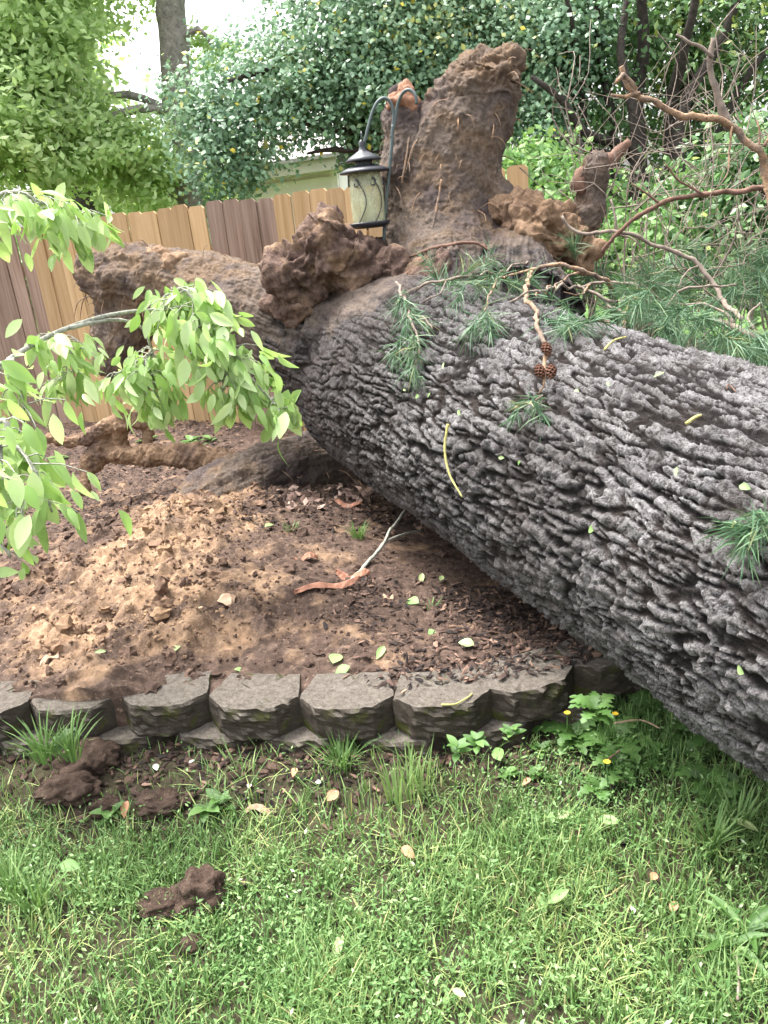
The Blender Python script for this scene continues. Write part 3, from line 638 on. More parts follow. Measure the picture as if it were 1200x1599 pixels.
# ------------------------------------------------------------------ fence
FA, FB = np.array([-3.0, 7.3]), np.array([1.12, 5.69]); fd = (FB - FA) / np.linalg.norm(FB - FA); frz = math.atan2(fd[1], fd[0]); fl_ = np.linalg.norm(FB - FA)
fence = thing('wooden_fence', 'tall wooden privacy fence of new tan and a few weathered boards', 'fence', (-1, 6.5, 0))
fn = np.array([-fd[1], fd[0]])
def picket(k):
    w, h = .139, 1.80 + random.uniform(-.012, .012); e = .022
    O = [(-w / 2, 0), (w / 2, 0), (w / 2, h - e), (w / 2 - e, h), (-w / 2 + e, h), (-w / 2, h - e)]
    Vp = np.array([(x, -.009, z) for x, z in O] + [(x, .009, z) for x, z in O]); i = np.arange(6)
    side = np.stack([i, i + 6, (i + 1) % 6 + 6, (i + 1) % 6], 1)
    return mesh_arrays('board', Vp, [side, np.array([[0, 1, 2, 3, 4, 5]]), np.array([[11, 10, 9, 8, 7, 6]])], False)
PK = {mm: [picket(k) for k in range(5)] for mm in ('n', 'o')}
for k in PK:
    for q in PK[k]: q.materials.append(m_pine if k == 'n' else m_oldwood)
s = -5.2; k = 0
while s < fl_:
    p = FA + fd * (s + .07); px, _py = proj((p[0], p[1], 1.7))
    old = (333 < px < 441) or (-60 < px < 42) or px < -300
    o = obj('board', random.choice(PK['o' if old else 'n']), None, fence); o.location = Vector((p[0], p[1], random.uniform(-.012, .012))) - fence.location
    o.rotation_euler = (random.uniform(-.006, .006), random.uniform(-.007, .007), frz + random.uniform(-.02, .02)); s += .1445; k += 1
for z in (.35, 1.45):
    mid = FA + fd * (fl_ - 5.2) / 2 + fn * .030; o = obj('rail', mesh_arrays('rail', *box((0, 0, 0), (fl_ + 5.2, .038, .09)), False), m_pine, fence)
    o.location = Vector((mid[0], mid[1], z)) - fence.location; o.rotation_euler = (0, 0, frz)
for q in np.arange(-5.0, fl_, 2.4):
    p = FA + fd * (q + .1) + fn * .098; o = obj('post', mesh_arrays('post', *box((0, 0, .8), (.09, .09, 1.8)), False), m_oldwood, fence)
    o.location = Vector((p[0], p[1], 0)) - fence.location; o.rotation_euler = (0, 0, frz)

# ------------------------------------------------------------------ neighbouring house
hp = at(528, 262, 12.5); hrz = math.radians(-24); hx_ = np.array([math.cos(hrz), math.sin(hrz)]); hn = np.array([-hx_[1], hx_[0]])
house = thing('house', 'cream sided house with grey shingle roof beyond the fence', 'house', (hp[0] - 2, hp[1] + 2, 0))
HW, HD, HE = 3.6, 5.0, hp[2]
def hpos(a, b, z): q = hp[:2] + hx_ * a + hn * b; return Vector((q[0], q[1], z)) - house.location
o = obj('wall', mesh_arrays('wall', *box((0, 0, 0), (HW, HD, HE)), False), m_siding, house); o.location = hpos(-HW / 2, HD / 2, HE / 2); o.rotation_euler = (0, 0, hrz)
bmesh_ = mesh_arrays('siding_board', *box((0, 0, 0), (HW, .018, .125)), False)
for k in range(int((HE - 1.2) / .115)):
    o = obj('siding_board', bmesh_, m_siding, house); o.location = hpos(-HW / 2, -.02, HE - .16 - k * .115); o.rotation_euler = (.09, 0, hrz)
o = obj('fascia', mesh_arrays('fascia', *box((0, 0, 0), (HW + .3, .03, .17)), False), m_trim, house); o.location = hpos(-HW / 2, -.33, HE + .05); o.rotation_euler = (0, 0, hrz)
o = obj('soffit', mesh_arrays('soffit', *box((0, 0, 0), (HW + .3, .34, .02)), False), m_trim, house); o.location = hpos(-HW / 2, -.16, HE - .03); o.rotation_euler = (0, 0, hrz)
o = obj('corner_trim', mesh_arrays('corner_trim', *box((0, 0, 0), (.10, .05, HE)), False), m_siding, house); o.location = hpos(-.05, -.04, HE / 2); o.rotation_euler = (0, 0, hrz)
w = HW / 2 + .2; rf = np.array([(-w, -.4, 0), (w, -.4, 0), (w, HD / 2, .95), (-w, HD / 2, .95), (w, HD + .4, 0), (-w, HD + .4, 0)]); rf = np.vstack([rf, rf + np.array([0, 0, .05])])
o = obj('roof', mesh_arrays('roof', rf, [np.array([[0, 3, 2, 1], [3, 5, 4, 2], [6, 7, 8, 9], [9, 8, 10, 11], [0, 1, 7, 6], [5, 11, 10, 4], [1, 2, 8, 7], [2, 4, 10, 8], [0, 6, 9, 3], [3, 9, 11, 5]])], False), m_roof, house)
o.location = hpos(-HW / 2, 0, HE + .12); o.rotation_euler = (0, 0, hrz)

# ------------------------------------------------------------------ trees and shrubs behind
def leaves(cen, nrm, size, asp=.5, fold=.25):
    """folded kite leaves: cen (n,3), nrm (n,3) -> V, F"""
    n = len(cen); t = RNG.normal(size=(n, 3)); t[:, 2] -= .5; t -= nrm * np.sum(t * nrm, 1)[:, None]; t /= np.linalg.norm(t, axis=1)[:, None] + 1e-9
    b = np.cross(nrm, t); L = size[:, None]; w = L * asp
    q = np.stack([cen - t * L * .5, cen + b * w * .5 - nrm * L * fold * .4, cen + t * L * .5 - nrm * L * .12, cen - b * w * .5 - nrm * L * fold * .4], 1)
    i = np.arange(n)[:, None] * 4
    return q.reshape(-1, 3), [np.concatenate([i + [0, 1, 2], i + [0, 2, 3]])]
def crown(lobes, n, size, clump=.22, shell=.55, asp=.55, lo=0.02):
    """leaf clumps through the volume of ellipsoid lobes [(centre, radius, zscale)]"""
    vol = np.array([r ** 2.3 for c, r, z in lobes]); vol /= vol.sum(); C_, N_, T_c = [], [], []
    for (c, r, zs), v_ in zip(lobes, vol):
        k = int(n * v_); ncl = max(6, int(k / 38)); d = RNG.normal(size=(ncl, 3)); d /= np.linalg.norm(d, axis=1)[:, None]
        rad = (shell + (1 - shell) * RNG.random(ncl)) * (1 + .35 * perlin(d * 2.2 + np.array(c))); cl = d * rad[:, None]; ctone = RNG.normal(size=ncl) * .17
        pick = RNG.integers(0, ncl, k); off = RNG.normal(size=(k, 3)) * clump * np.array([1, 1, .7]) / max(r, .3) * RNG.uniform(.5, 1.3, ncl)[pick][:, None]
        p = (cl[pick] + off) * r; p[:, 2] *= zs; C_.append(p + np.array(c))
        nn = d[pick] * .5 + np.array([0, -.5, .65]) + RNG.normal(size=(k, 3)) * .55; N_.append(nn / np.linalg.norm(nn, axis=1)[:, None]); T_c.append(ctone[pick])
    cen = np.vstack(C_); nr = np.vstack(N_); cen[:, 2] = np.maximum(cen[:, 2], lo)
    V, Fs = leaves(cen, nr, size * RNG.uniform(.65, 1.3, len(cen)), asp)
    rn = np.clip(.5 + .25 * perlin(cen * 1.1) + np.concatenate(T_c) + .17 * RNG.normal(size=len(cen)), 0, .985); rn = np.where(RNG.random(len(cen)) < .008, 1.0, rn)
    return V, Fs, np.repeat(rn, 4)
def L_(px, py, Y, rpx, zs=.9): return (at(px, py, Y), rpx * Y * 1.06 / F, zs)
def tree_thing(name, label, cat, base, limbs, lobes, n, size, lm, bm2, group=None, **kw):
    t = thing(name, label, cat, base, group)
    for k, (P, R) in enumerate(limbs):
        Ps, Rs = smooth_path(P, R, .15); Ps[1:-1] += .02 * np.stack([perlin(Ps[1:-1] * 2.5 + q * 7 + k) for q in range(3)], 1)
        obj('trunk' if R[0] > .06 else 'limb', mesh_arrays('limb', *tube(Ps, Rs, 10, wob=.05)), bm2, t)
    V, Fs, rn = crown(lobes, n, size, **kw)
    stuff(obj('crown', mesh_arrays('crown', V, Fs, False, {'rnd': rn}), lm, t)); return t
A3 = lambda px, py, Y: at(px, py, Y)
b1 = at(300, 330, 9.6); b1[2] = 0
top1 = at(262, -60, 9.6)
tree_thing('maple_tree', 'tall tree with bright yellow-green leaves and a bare grey trunk behind the fence', 'tree', b1,
    [([b1, at(290, 300, 9.6), at(278, 150, 9.6), at(266, 20, 9.6), top1, top1 + np.array([-.1, 0, 2])], [.21, .19, .165, .15, .14, .06]),
     ([at(282, 190, 9.6), at(245, 165, 9.5), at(200, 150, 9.4), at(150, 155, 9.3)], [.05, .045, .04, .02]),
     ([at(270, 70, 9.6), at(310, 45, 9.5), at(330, 70, 9.5)], [.04, .03, .015]),
     ([at(280, 180, 9.6), at(220, 170, 9.2), at(120, 210, 9), at(20, 280, 8.8)], [.05, .04, .035, .015])],
    [L_(40, 60, 9, 95), L_(90, 5, 9.6, 52), L_(75, 160, 9, 76), L_(20, 230, 8.6, 90), L_(150, 230, 9, 70), L_(225, 250, 9.2, 60), L_(230, 300, 9.3, 45), L_(325, 75, 10, 30), L_(-60, 120, 9, 120),
     L_(60, -120, 9.5, 150), L_(290, -160, 10, 80), L_(330, 290, 10, 35)], 44000, .09, m_maple, m_treebark, clump=.13, shell=.3)
b2 = at(120, 300, 12); b2[2] = 0
tree_thing('maple_tree', 'pale leafy tree with a thin dark trunk standing behind the yellow-green tree', 'tree', b2,
    [([b2, at(120, 250, 12), at(122, 120, 12), at(118, -40, 12)], [.2, .18, .16, .1])],
    [L_(60, 180, 13, 100), L_(160, 270, 12.5, 60), L_(10, 60, 13, 110), L_(250, 290, 13, 50)], 15000, .14, m_maple, m_darkbark, clump=.3, shell=.3)
b3 = at(560, 330, 8.6); b3[2] = 0
tree_thing('holly_tree', 'dense dark blue-green broadleaf evergreen spreading over the fence behind the tall root', 'tree', b3,
    [([b3, at(560, 250, 8.6), at(570, 120, 8.6), at(580, -60, 8.6)], [.12, .11, .09, .05]),
     ([at(600, 210, 8.5), at(560, 205, 8.3), at(500, 200, 8.1), at(440, 175, 8)], [.035, .03, .025, .012]),
     ([at(640, 245, 8.4), at(570, 235, 8.2), at(520, 232, 8.1), at(480, 240, 8)], [.03, .028, .022, .01]),
     ([at(570, 130, 8.6), at(500, 120, 8.3), at(420, 110, 8), at(340, 130, 7.8)], [.05, .04, .03, .012]),
     ([at(930, 240, 7.6), at(880, 215, 7.6), at(840, 220, 7.7), at(790, 240, 8)], [.03, .035, .03, .012])],
    [L_(340, 195, 8, 56), L_(300, 150, 8, 40), L_(345, 260, 7.9, 48), L_(380, 285, 8, 26), L_(420, 130, 8.2, 70), L_(500, 70, 8.4, 80), L_(470, 170, 8.1, 55), L_(390, 210, 8, 50), L_(560, 150, 8.3, 70), L_(590, 60, 8.5, 80), L_(620, 20, 8.5, 70),
     L_(690, 60, 8.5, 85), L_(780, 40, 8.5, 80), L_(850, 90, 8.3, 75), L_(845, 170, 8.2, 55), L_(825, 230, 8, 45), L_(870, 40, 8.3, 70), L_(560, 215, 8.4, 28), L_(570, 270, 8.6, 22), L_(545, 255, 8.4, 16), L_(650, 150, 8.6, 70), L_(740, 150, 8.6, 90), L_(500, -70, 8.6, 70), L_(700, -60, 8.6, 75), L_(870, -40, 8.6, 60)],
    74000, .052, m_holly, m_darkbark, clump=.15, shell=.45, asp=.72)
b4 = at(1010, 400, 8.2); b4[2] = 0
lim = []
for (a, b_, r) in [((985, 400), (1000, -60), .075), ((1010, 400), (1060, -60), .085), ((1030, 390), (1100, -60), .06), ((960, 380), (935, -60), .045), ((1000, 380), (985, -40), .05), ((1050, 380), (1170, -60), .055), ((930, 330), (880, -20), .035), ((1040, 360), (1260, 20), .04), ((1000, 260), (830, 120), .045), ((950, 240), (850, 215), .03)]:
    q = at(a[0], a[1], 8.2 + random.uniform(-.4, .4)); e = at(b_[0], b_[1], 8.0 + random.uniform(-.6, .6)); md_ = (q + e) / 2 + RNG.normal(size=3) * .12
    if a[1] > 300: q[2] = 0
    lim.append(([q, (q + md_) / 2 + RNG.normal(size=3) * .05, md_, (md_ + e) / 2 + RNG.normal(size=3) * .06, e], [r * 1.15, r, r * .9, r * .75, r * .45]))
tree_thing('evergreen_tree', 'dark many stemmed evergreen with thin crowded trunks behind the fallen log', 'tree', b4, lim,
    [L_(950, 60, 8.4, 80), L_(1040, 40, 8.6, 90), L_(1130, 40, 8.4, 90), L_(900, 190, 8.4, 55), L_(1000, 180, 8.8, 70), L_(1100, 130, 8.6, 70), L_(1180, 120, 8.2, 70), L_(900, 280, 8.2, 50), L_(1090, 220, 8.6, 60), L_(1040, 300, 8.8, 60), L_(960, 330, 8.4, 50), L_(1000, -60, 8.6, 75), L_(1180, -50, 8.4, 75)],
    22000, .07, m_dark, m_darkbark, clump=.22, shell=.25)
b5 = at(1190, 470, 6.6); b5[2] = 0
for (bx, by, bY, lob, n_, lab) in [
    (1180, 470, 6.4, [L_(1150, 330, 6.4, 60), L_(1200, 250, 6.4, 60), L_(1190, 400, 6.2, 70), L_(1110, 400, 6.5, 55), L_(1250, 330, 6.4, 90), L_(1080, 300, 6.8, 40)], 13000, 'leafy green bush behind the orange dead branch at the yard edge'),
    (870, 380, 7.2, [L_(850, 290, 7.2, 38), L_(890, 320, 7.0, 40), L_(840, 250, 7.4, 30), L_(960, 390, 6.6, 45), L_(1020, 410, 6.5, 45)], 9000, 'low green bush showing between the tall root and the crowded trunks')]:
    bb = at(bx, by, bY); bb[2] = 0
    tree_thing('bush', lab, 'bush', bb, [([bb + np.array([dx, 0, 0]), bb + np.array([dx * 2, 0, .6]), bb + np.array([dx * 4, .1, 1.3])], [.03, .022, .01]) for dx in (-.1, 0, .1)], lob, n_, .075, m_dark if bx > 1000 else m_ivy, m_darkbark, clump=.2, shell=.3, asp=.6)
# far woods that close the view
lob = []
for k in range(46):
    a = -75 + k * 3.2; R_ = RNG.uniform(24, 32); h = RNG.uniform(.6, 1.5)
    lob.append(((R_ * math.sin(math.radians(a)), R_ * math.cos(math.radians(a)), h), RNG.uniform(1.2, 2.0), .9))
V, Fs, rn = crown(lob, 26000, .42, clump=.5, shell=.3, lo=.1)
tag(stuff(obj('far_woods', mesh_arrays('far_woods', V, Fs, False, {'rnd': rn}), m_ivy)), 'distant hazy row of green trees beyond the gardens', 'trees')

# ------------------------------------------------------------------ lawn grass and weeds
def grass_patch(n, x0, x1, y0, y1, L0, L1, w, dens, zf, seed=0, spread=.55):
    x = RNG.uniform(x0, x1, n); y = RNG.uniform(y0, y1, n); k = dens(x, y) > RNG.random(n); x, y = x[k], y[k]; n = len(x)
    z = zf(x, y); a = RNG.uniform(0, 2 * math.pi, n); L = RNG.uniform(L0, L1, n) * (1 + .55 * perlin(p2(x * 4, y * 4, seed + .5))); le = RNG.uniform(.1, 1, n) * spread * 1.6
    d = np.stack([np.cos(a), np.sin(a)], 1); s_ = np.stack([-d[:, 1], d[:, 0], np.zeros(n)], 1) * (w * RNG.uniform(.6, 1.3, n))[:, None] / 2
    b0 = np.stack([x, y, z - .004], 1)
    def pt(t, lean): return b0 + np.column_stack([d * (L * lean * t ** 1.6)[:, None], L * t * (1 - .38 * lean * t)])
    p1, p2_, p3 = pt(.4, le), pt(.75, le), pt(1, le)
    V = np.stack([b0 - s_, b0 + s_, p1 - s_ * .9, p1 + s_ * .9, p2_ - s_ * .6, p2_ + s_ * .6, p3], 1).reshape(-1, 3); i = np.arange(n)[:, None] * 7
    rn = np.clip(.45 + .30 * perlin(p2(x * 2.5, y * 2.5, seed)) + .24 * RNG.normal(size=n), 0, 1)
    return V, [np.concatenate([i + [0, 1, 3, 2], i + [2, 3, 5, 4]]), i + [4, 5, 6]], np.repeat(rn, 7)
def lawn_density(x, y):
    d = wall_y(x) - y; strip = sstep(.02, .42, d + .12 * perlin(p2(x * 3, y * 3)) - .10 * sstep(-.1, -.5, x) + .16 * sstep(.25, .6, x))
    bare = sstep(-.38, .12, perlin(p2(x * 2.6, y * 2.6, 3.)) + .5 * perlin(p2(x * 9, y * 9, 5.)))
    return np.where(d < 0.0, 0, (.08 + .92 * strip) * (.34 + .66 * bare))
V, Fs, rn = grass_patch(140000, -2.2, 1.9, .6, 2.3, .035, .085, .0036, lawn_density, lawn_z)
V2, Fs2, rn2 = grass_patch(26000, -2.2, 1.9, .6, 2.3, .03, .075, .0030, lambda x, y: lawn_density(x, y) * sstep(-.25, .35, perlin(p2(x * 4, y * 4, 12.))), lawn_z, 4., 1.35)
rn2 = np.clip(.93 + .05 * perlin(V2 * 30), 0, 1)
mbg = MB().add(V, Fs, rn).add(V2, Fs2, rn2)
tag(stuff(obj('lawn_grass', mbg.mesh('lawn_grass', False), m_grass)), 'short patchy green grass of the lawn in front of the block wall', 'grass')
n = 120000; x = RNG.uniform(-2.2, 1.9, n); y = RNG.uniform(.6, 2.3, n)
k = (lawn_density(x, y) * (.25 + .75 * sstep(-.15, .3, perlin(p2(x * 2, y * 2, 8.)))) > RNG.random(n)); x, y = x[k], y[k]
cen = np.stack([x, y, lawn_z(x, y) + RNG.uniform(.01, .065, len(x))], 1); nr = RNG.normal(size=cen.shape) * .45 + np.array([0, 0, 1]); nr /= np.linalg.norm(nr, axis=1)[:, None]
V, Fs = leaves(cen, nr, RNG.uniform(.006, .022, len(x)) * (.6 + .4 * RNG.random(len(x))), .42, .1)
rn = np.clip(.5 + .2 * perlin(cen * 3) + .2 * RNG.normal(size=len(x)), 0, .98); rn = np.where(RNG.random(len(x)) < .002, 1., rn)
tag(stuff(obj('lawn_weeds', mesh_arrays('lawn_weeds', V, Fs, False, {'rnd': np.repeat(rn, 4)}), m_weed)), 'tiny leaved chickweed and clover mixed through the lawn grass', 'weeds')

# crumbs of soil on the bed and along the foot of the wall
def scatter_lumps(n, xy, rmin, rmax, zf, colf, sub=1, pw=3.0):
    Vb, Fb_ = ICO[sub]; m = len(xy); r = rmin + (rmax - rmin) * RNG.random(m) ** pw
    jit = 1 + (.2 if sub > 1 else .25) * RNG.normal(size=(m, len(Vb)))
    if sub > 1:
        jit = 1 + .85 * perlin((Vb[None] * 1.9 + RNG.uniform(0, 90, (m, 1, 3))).reshape(-1, 3)).reshape(m, -1) + .13 * RNG.normal(size=(m, len(Vb)))
    sc_ = RNG.uniform(.6, 1.25, (m, 3)); sc_[:, 2] *= .8
    V = Vb[None] * jit[:, :, None] * sc_[:, None] * r[:, None, None]
    V = V + np.column_stack([xy, zf(xy[:, 0], xy[:, 1]) + r * .15])[:, None]
    Fq = (Fb_[None] + (np.arange(m) * len(Vb))[:, None, None]).reshape(-1, 3)
    return V.reshape(-1, 3), [Fq], np.repeat(colf(xy), len(Vb))
q = np.column_stack([RNG.uniform(-2.0, .75, 24000), RNG.uniform(2.15, 4.6, 24000)]); q = q[q[:, 1] > wall_y(q[:, 0]) + .10]
q = q[RNG.random(len(q)) < np.clip(.35 + tan_amt(q[:, 0], q[:, 1]), 0, 1)]
V1 = scatter_lumps(0, q[:len(q) // 10], .006, .036, bed_z, lambda a: np.clip(.24 + .62 * tan_amt(a[:, 0], a[:, 1]) + .09 * RNG.normal(size=len(a)), 0, 1), 2, 5.)
V, Fs, rn = scatter_lumps(0, q, .002, .010, bed_z, lambda a: np.clip(.22 + .55 * tan_amt(a[:, 0], a[:, 1]) + .13 * RNG.normal(size=len(a)), 0, 1), pw=4)
tag(stuff(obj('soil_crumbs', MB().add(V1[0], V1[1], V1[2]).add(V, Fs, rn).mesh('soil_crumbs', False), m_crumb)), 'loose brown and sandy soil crumbs spilled over the bed', 'soil')
q = np.column_stack([RNG.uniform(-1.7, .6, 8000), RNG.uniform(1.4, 2.3, 8000)]); dq = wall_y(q[:, 0]) - q[:, 1]
q = q[(dq > -.01) & (RNG.random(len(q)) < np.exp(-np.maximum(dq, 0) / .16) * np.where(q[:, 0] < -.2, 1, .6))]
V, Fs, rn = scatter_lumps(0, q, .002, .02, lawn_z, lambda a: np.clip(.17 + .13 * RNG.normal(size=len(a)), 0, .6), pw=3)
tag(stuff(obj('soil_crumbs', mesh_arrays('soil_crumbs2', V, Fs, False, {'rnd': rn}), m_crumb)), 'dark soil crumbs lying along the foot of the block wall', 'soil')
# mulch chips
def chips(n, xy, zf, L0, L1):
    m = len(xy); a = RNG.uniform(0, 6.28, m); L = RNG.uniform(L0, L1, m); w = L * RNG.uniform(.2, .5, m); z = zf(xy[:, 0], xy[:, 1]) + RNG.uniform(.002, .012, m)
    d = np.stack([np.cos(a), np.sin(a), RNG.normal(size=m) * .25], 1) * L[:, None] / 2; s_ = np.stack([-np.sin(a), np.cos(a), RNG.normal(size=m) * .3], 1) * w[:, None] / 2
    c = np.column_stack([xy, z]); t = np.array([0, 0, .004])
    V = np.stack([c - d - s_ * .6, c - d * .2 - s_, c + d - s_ * .3, c + d * .8 + s_ * .5, c - d * .9 + s_, c + t], 1).reshape(-1, 3); i = np.arange(m)[:, None] * 6
    return V, [np.concatenate([i + [0, 1, 5], i + [1, 2, 5], i + [2, 3, 5], i + [3, 4, 5], i + [4, 0, 5]])], np.repeat(RNG.random(m) ** 1.3, 6)
q = np.vstack([np.column_stack([RNG.uniform(-3.4, -1.0, 5200), RNG.uniform(3.9, 7.0, 5200)]), np.column_stack([RNG.uniform(-.5, .8, 3600), RNG.uniform(2.1, 2.9, 3600)]), np.column_stack([RNG.uniform(-.7, .2, 700), RNG.uniform(3.4, 4.2, 700)])])
q = q[(q[:, 1] > wall_y(q[:, 0]) + .06) & ((q[:, 1] > 3.3) | (RNG.random(len(q)) < sstep(-.35, .55, q[:, 0] + .5 * perlin(p2(q[:, 0] * 4, q[:, 1] * 4)))))]; V, Fs, rn = chips(0, q, lambda x, y: np.maximum(bed_z(x, y), np.where(y < wall_y(x) + .19, WTOP, 0)), .012, .045)
tag(stuff(obj('mulch', mesh_arrays('mulch', V, Fs, False, {'rnd': rn}), m_mulch)), 'dark bark mulch chips on the planting bed', 'mulch')
q = np.column_stack([RNG.uniform(-1.0, .9, 5000), RNG.uniform(1.5, 2.2, 5000)]); dq = wall_y(q[:, 0]) - q[:, 1]; q = q[(dq > 0) & (RNG.random(len(q)) < np.exp(-dq / .13))]
V, Fs, rn = chips(0, q, lawn_z, .01, .04); tag(stuff(obj('mulch', mesh_arrays('mulch2', V, Fs, False, {'rnd': rn}), m_mulch)), 'dark mulch spilled below the block wall onto the lawn', 'mulch')

# ------------------------------------------------------------------ young tree with drooping pale leaves
def leaf_mesh(name, w=.36, bend=.25, mid=.08, m_=None):
    st = [(0, .02), (.12, .5), (.3, .92), (.5, 1), (.7, .8), (.88, .4), (1, .02)]; V = []
    for t, k in st:
        z = -bend * t * t
        V += [(t, -w / 2 * k, z + mid * k), (t, 0, z), (t, w / 2 * k, z + mid * k)]
    q = []
    for i in range(len(st) - 1):
        a = i * 3; q += [[a, a + 3, a + 4, a + 1], [a + 1, a + 4, a + 5, a + 2]]
    me = mesh_arrays(name, np.array(V), [np.array(q)], True); me.materials.append(m_ or m_bough); return me
LM = [leaf_mesh('leaf', .42, .25), leaf_mesh('leaf', .36, .45, .1), leaf_mesh('leaf', .46, .1, .05), leaf_mesh('leaf', .38, -.12, .12), leaf_mesh('leaf', .32, .6, .06)]
def _arr(me):
    v = np.empty(len(me.vertices) * 3, np.float32); me.vertices.foreach_get('co', v); l = np.empty(len(me.loops), np.int32); me.loops.foreach_get('vertex_index', l); return v.reshape(-1, 3), l.reshape(-1, 4)
LVF = [_arr(m_) for m_ in LM]
m_bough2 = leaf_mat('young_small_leaf', [(0, (.25, .42, .11)), (.5, (.40, .57, .22)), (1, (.57, .70, .38))], .4, .45, .4)
def place_leaf(o, base, d, n, L, root):
    d = np.asarray(d, float); d /= np.linalg.norm(d); n = n - d * (n @ d); n /= np.linalg.norm(n) + 1e-9; b = np.cross(n, d)
    M4 = Matrix(((d[0], b[0], n[0], base[0]), (d[1], b[1], n[1], base[1]), (d[2], b[2], n[2], base[2]), (0, 0, 0, 1)))
    if root is not None: M4 = Matrix.Translation(-root.location) @ M4
    o.matrix_local = M4 @ Matrix.Scale(L, 4)
yb = np.array([-1.95, 2.55, float(bed_z(-1.95, 2.55)[0]) - .03])
young = thing('young_tree', 'drooping branch with pale yellow-green leaves hanging in front of the big left root', 'young tree', yb)
main_bough = young
tk = [yb, yb + np.array([.03, 0, .5]), yb + np.array([.0, .05, 1.0]), yb + np.array([.05, .1, 1.5]), yb + np.array([.1, .2, 2.1])]
Ps, Rs = smooth_path(tk, [.03, .026, .022, .016, .006], .05); obj('stem', mesh_arrays('stem', *tube(Ps, Rs, 10, wob=.04)), m_lichstick, young)
def shoot(pts, r0, r1, nl, Lpx, spread=.7, t0=.15, droop=1.0, m_=m_lichstick, wide=.42):
    P = np.array([p if len(p) == 3 and p[0] < 0 and abs(p[0]) < 5 and isinstance(p, np.ndarray) else at(*p) for p in pts]); Ps, Rs = smooth_path(P, np.linspace(r0, r1, len(P)), .02)
    T, _a, _b = frames(Ps); mb = MB().add(*tube(Ps, Rs, 7, wob=.05)); todo = []; px_ = Lpx / F
    for k in range(nl):
        t = t0 + (1 - t0) * (k + random.random()) / nl; i = min(len(Ps) - 1, int(t * (len(Ps) - 1))); dep = Ps[i][1]; L = px_ * dep * 1.05 * random.uniform(.5, 1.2)
        off = RNG.normal(size=3) * px_ * dep * wide; off[2] = -abs(off[2]) * .5; q = Ps[i] + off; side = RNG.normal(size=3) * spread; side[2] *= .6
        if np.linalg.norm(off) > .012: mb.add(*tube(np.array([Ps[i], Ps[i] + off * .55 + np.array([0, 0, .012]), q]), [.0022, .0018, .0013], 4, False))
        n = np.array([random.uniform(-.6, .6), -.7, .65]) + RNG.normal(size=3) * .35
        todo.append((q, T[i] * .2 + off / (np.linalg.norm(off) + .03) * .5 + np.array([0, 0, -1.0 * droop]) + side, n, L))
    br = obj('branch', mb.mesh('branch'), m_, young)
    for q, d, n, L in todo:
        o = obj('leaf', random.choice(LM), None, br); place_leaf(o, q, d, n, L, None)
    mb = MB()
    for q, d, n, L in todo * 2:                                    # the crowded smaller leaves in between
        q = q + RNG.normal(size=3) * L * .42; d = d + RNG.normal(size=3) * .35; d /= np.linalg.norm(d); n = n + RNG.normal(size=3) * .3; n -= d * (n @ d); n /= np.linalg.norm(n); b = np.cross(n, d)
        me_ = random.choice(LVF); mb.add(q + (me_[0] @ np.stack([d, b, n])) * L * random.uniform(.6, .95), [me_[1]], random.random())
    if todo: stuff(obj('small_leaves', mb.mesh('small_leaves'), m_bough2, br))
shoot([yb + np.array([.01, .03, .8]), (-30, 590, 2.55), (20, 558, 2.62), (70, 528, 2.75), (140, 500, 2.85), (200, 487, 2.95), (250, 481, 3.0), (275, 452, 3.0)], .011, .005, 0, 42)
shoot([(110, 512, 2.8), (150, 503, 2.86), (190, 500, 2.95), (225, 515, 3.0), (240, 560, 3.0)], .008, .005, 0, 42)
shoot([(262, 470, 3.0), (280, 450, 3.0), (298, 462, 2.98), (312, 490, 2.96), (322, 525, 2.95)], .005, .003, 54, 42, .42, .05, wide=.5)
shoot([(275, 452, 3.0), (262, 475, 2.96), (252, 505, 2.95)], .004, .003, 20, 42, .4, .05)
shoot([(237, 545, 3.0), (228, 570, 2.97), (232, 605, 2.95), (248, 645, 2.95)], .005, .003, 56, 38, .42, 0, wide=.55)
shoot([(238, 555, 3.0), (205, 570, 2.97), (178, 588, 2.95)], .004, .003, 20, 40, .45, .1)
shoot([(305, 480, 2.98), (335, 525, 2.95), (350, 575, 2.93), (345, 625, 2.92)], .005, .003, 58, 40, .42, .2, wide=.52)
shoot([(338, 535, 2.95), (370, 555, 2.93), (390, 585, 2.92), (398, 620, 2.92)], .005, .003, 30, 38, .45, .1, wide=.5)
shoot([(392, 590, 2.92), (415, 615, 2.9), (432, 632, 2.88), (445, 645, 2.86)], .004, .003, 14, 46, .9, .55, .7, wide=.2)
shoot([(80, 522, 2.78), (100, 525, 2.75), (112, 555, 2.74), (100, 600, 2.72)], .005, .003, 36, 46, .5, .05, wide=.5)
yb = np.array([-2.0, 2.2, float(lawn_z([-2.0], [2.2])[0]) - .03]) if 2.2 < wall_y(-2.0) else np.array([-2.0, 2.36, .15])
young = thing('young_tree', 'young tree with pale leafy twigs drooping before the fence and sandy mound', 'young tree', yb)
tk = [yb, yb + np.array([.03, 0, .5]), yb + np.array([.0, .05, 1.0]), yb + np.array([.05, .1, 1.5]), yb + np.array([.1, .2, 2.1])]
Ps, Rs = smooth_path(tk, [.03, .026, .022, .016, .006], .05); obj('stem', mesh_arrays('stem', *tube(Ps, Rs, 10, wob=.04)), m_lichstick, young)
shoot([yb + np.array([.02, .05, .95]), (-20, 575, 2.35), (15, 590, 2.38), (35, 620, 2.36), (38, 660, 2.35)], .009, .003, 34, 54, .5, .5, wide=.5)
shoot([yb + np.array([.03, 0, .6]), (-40, 680, 2.1), (15, 690, 2.05), (55, 735, 2.02), (82, 800, 2.0)], .010, .003, 60, 60, .45, .45, wide=.6)
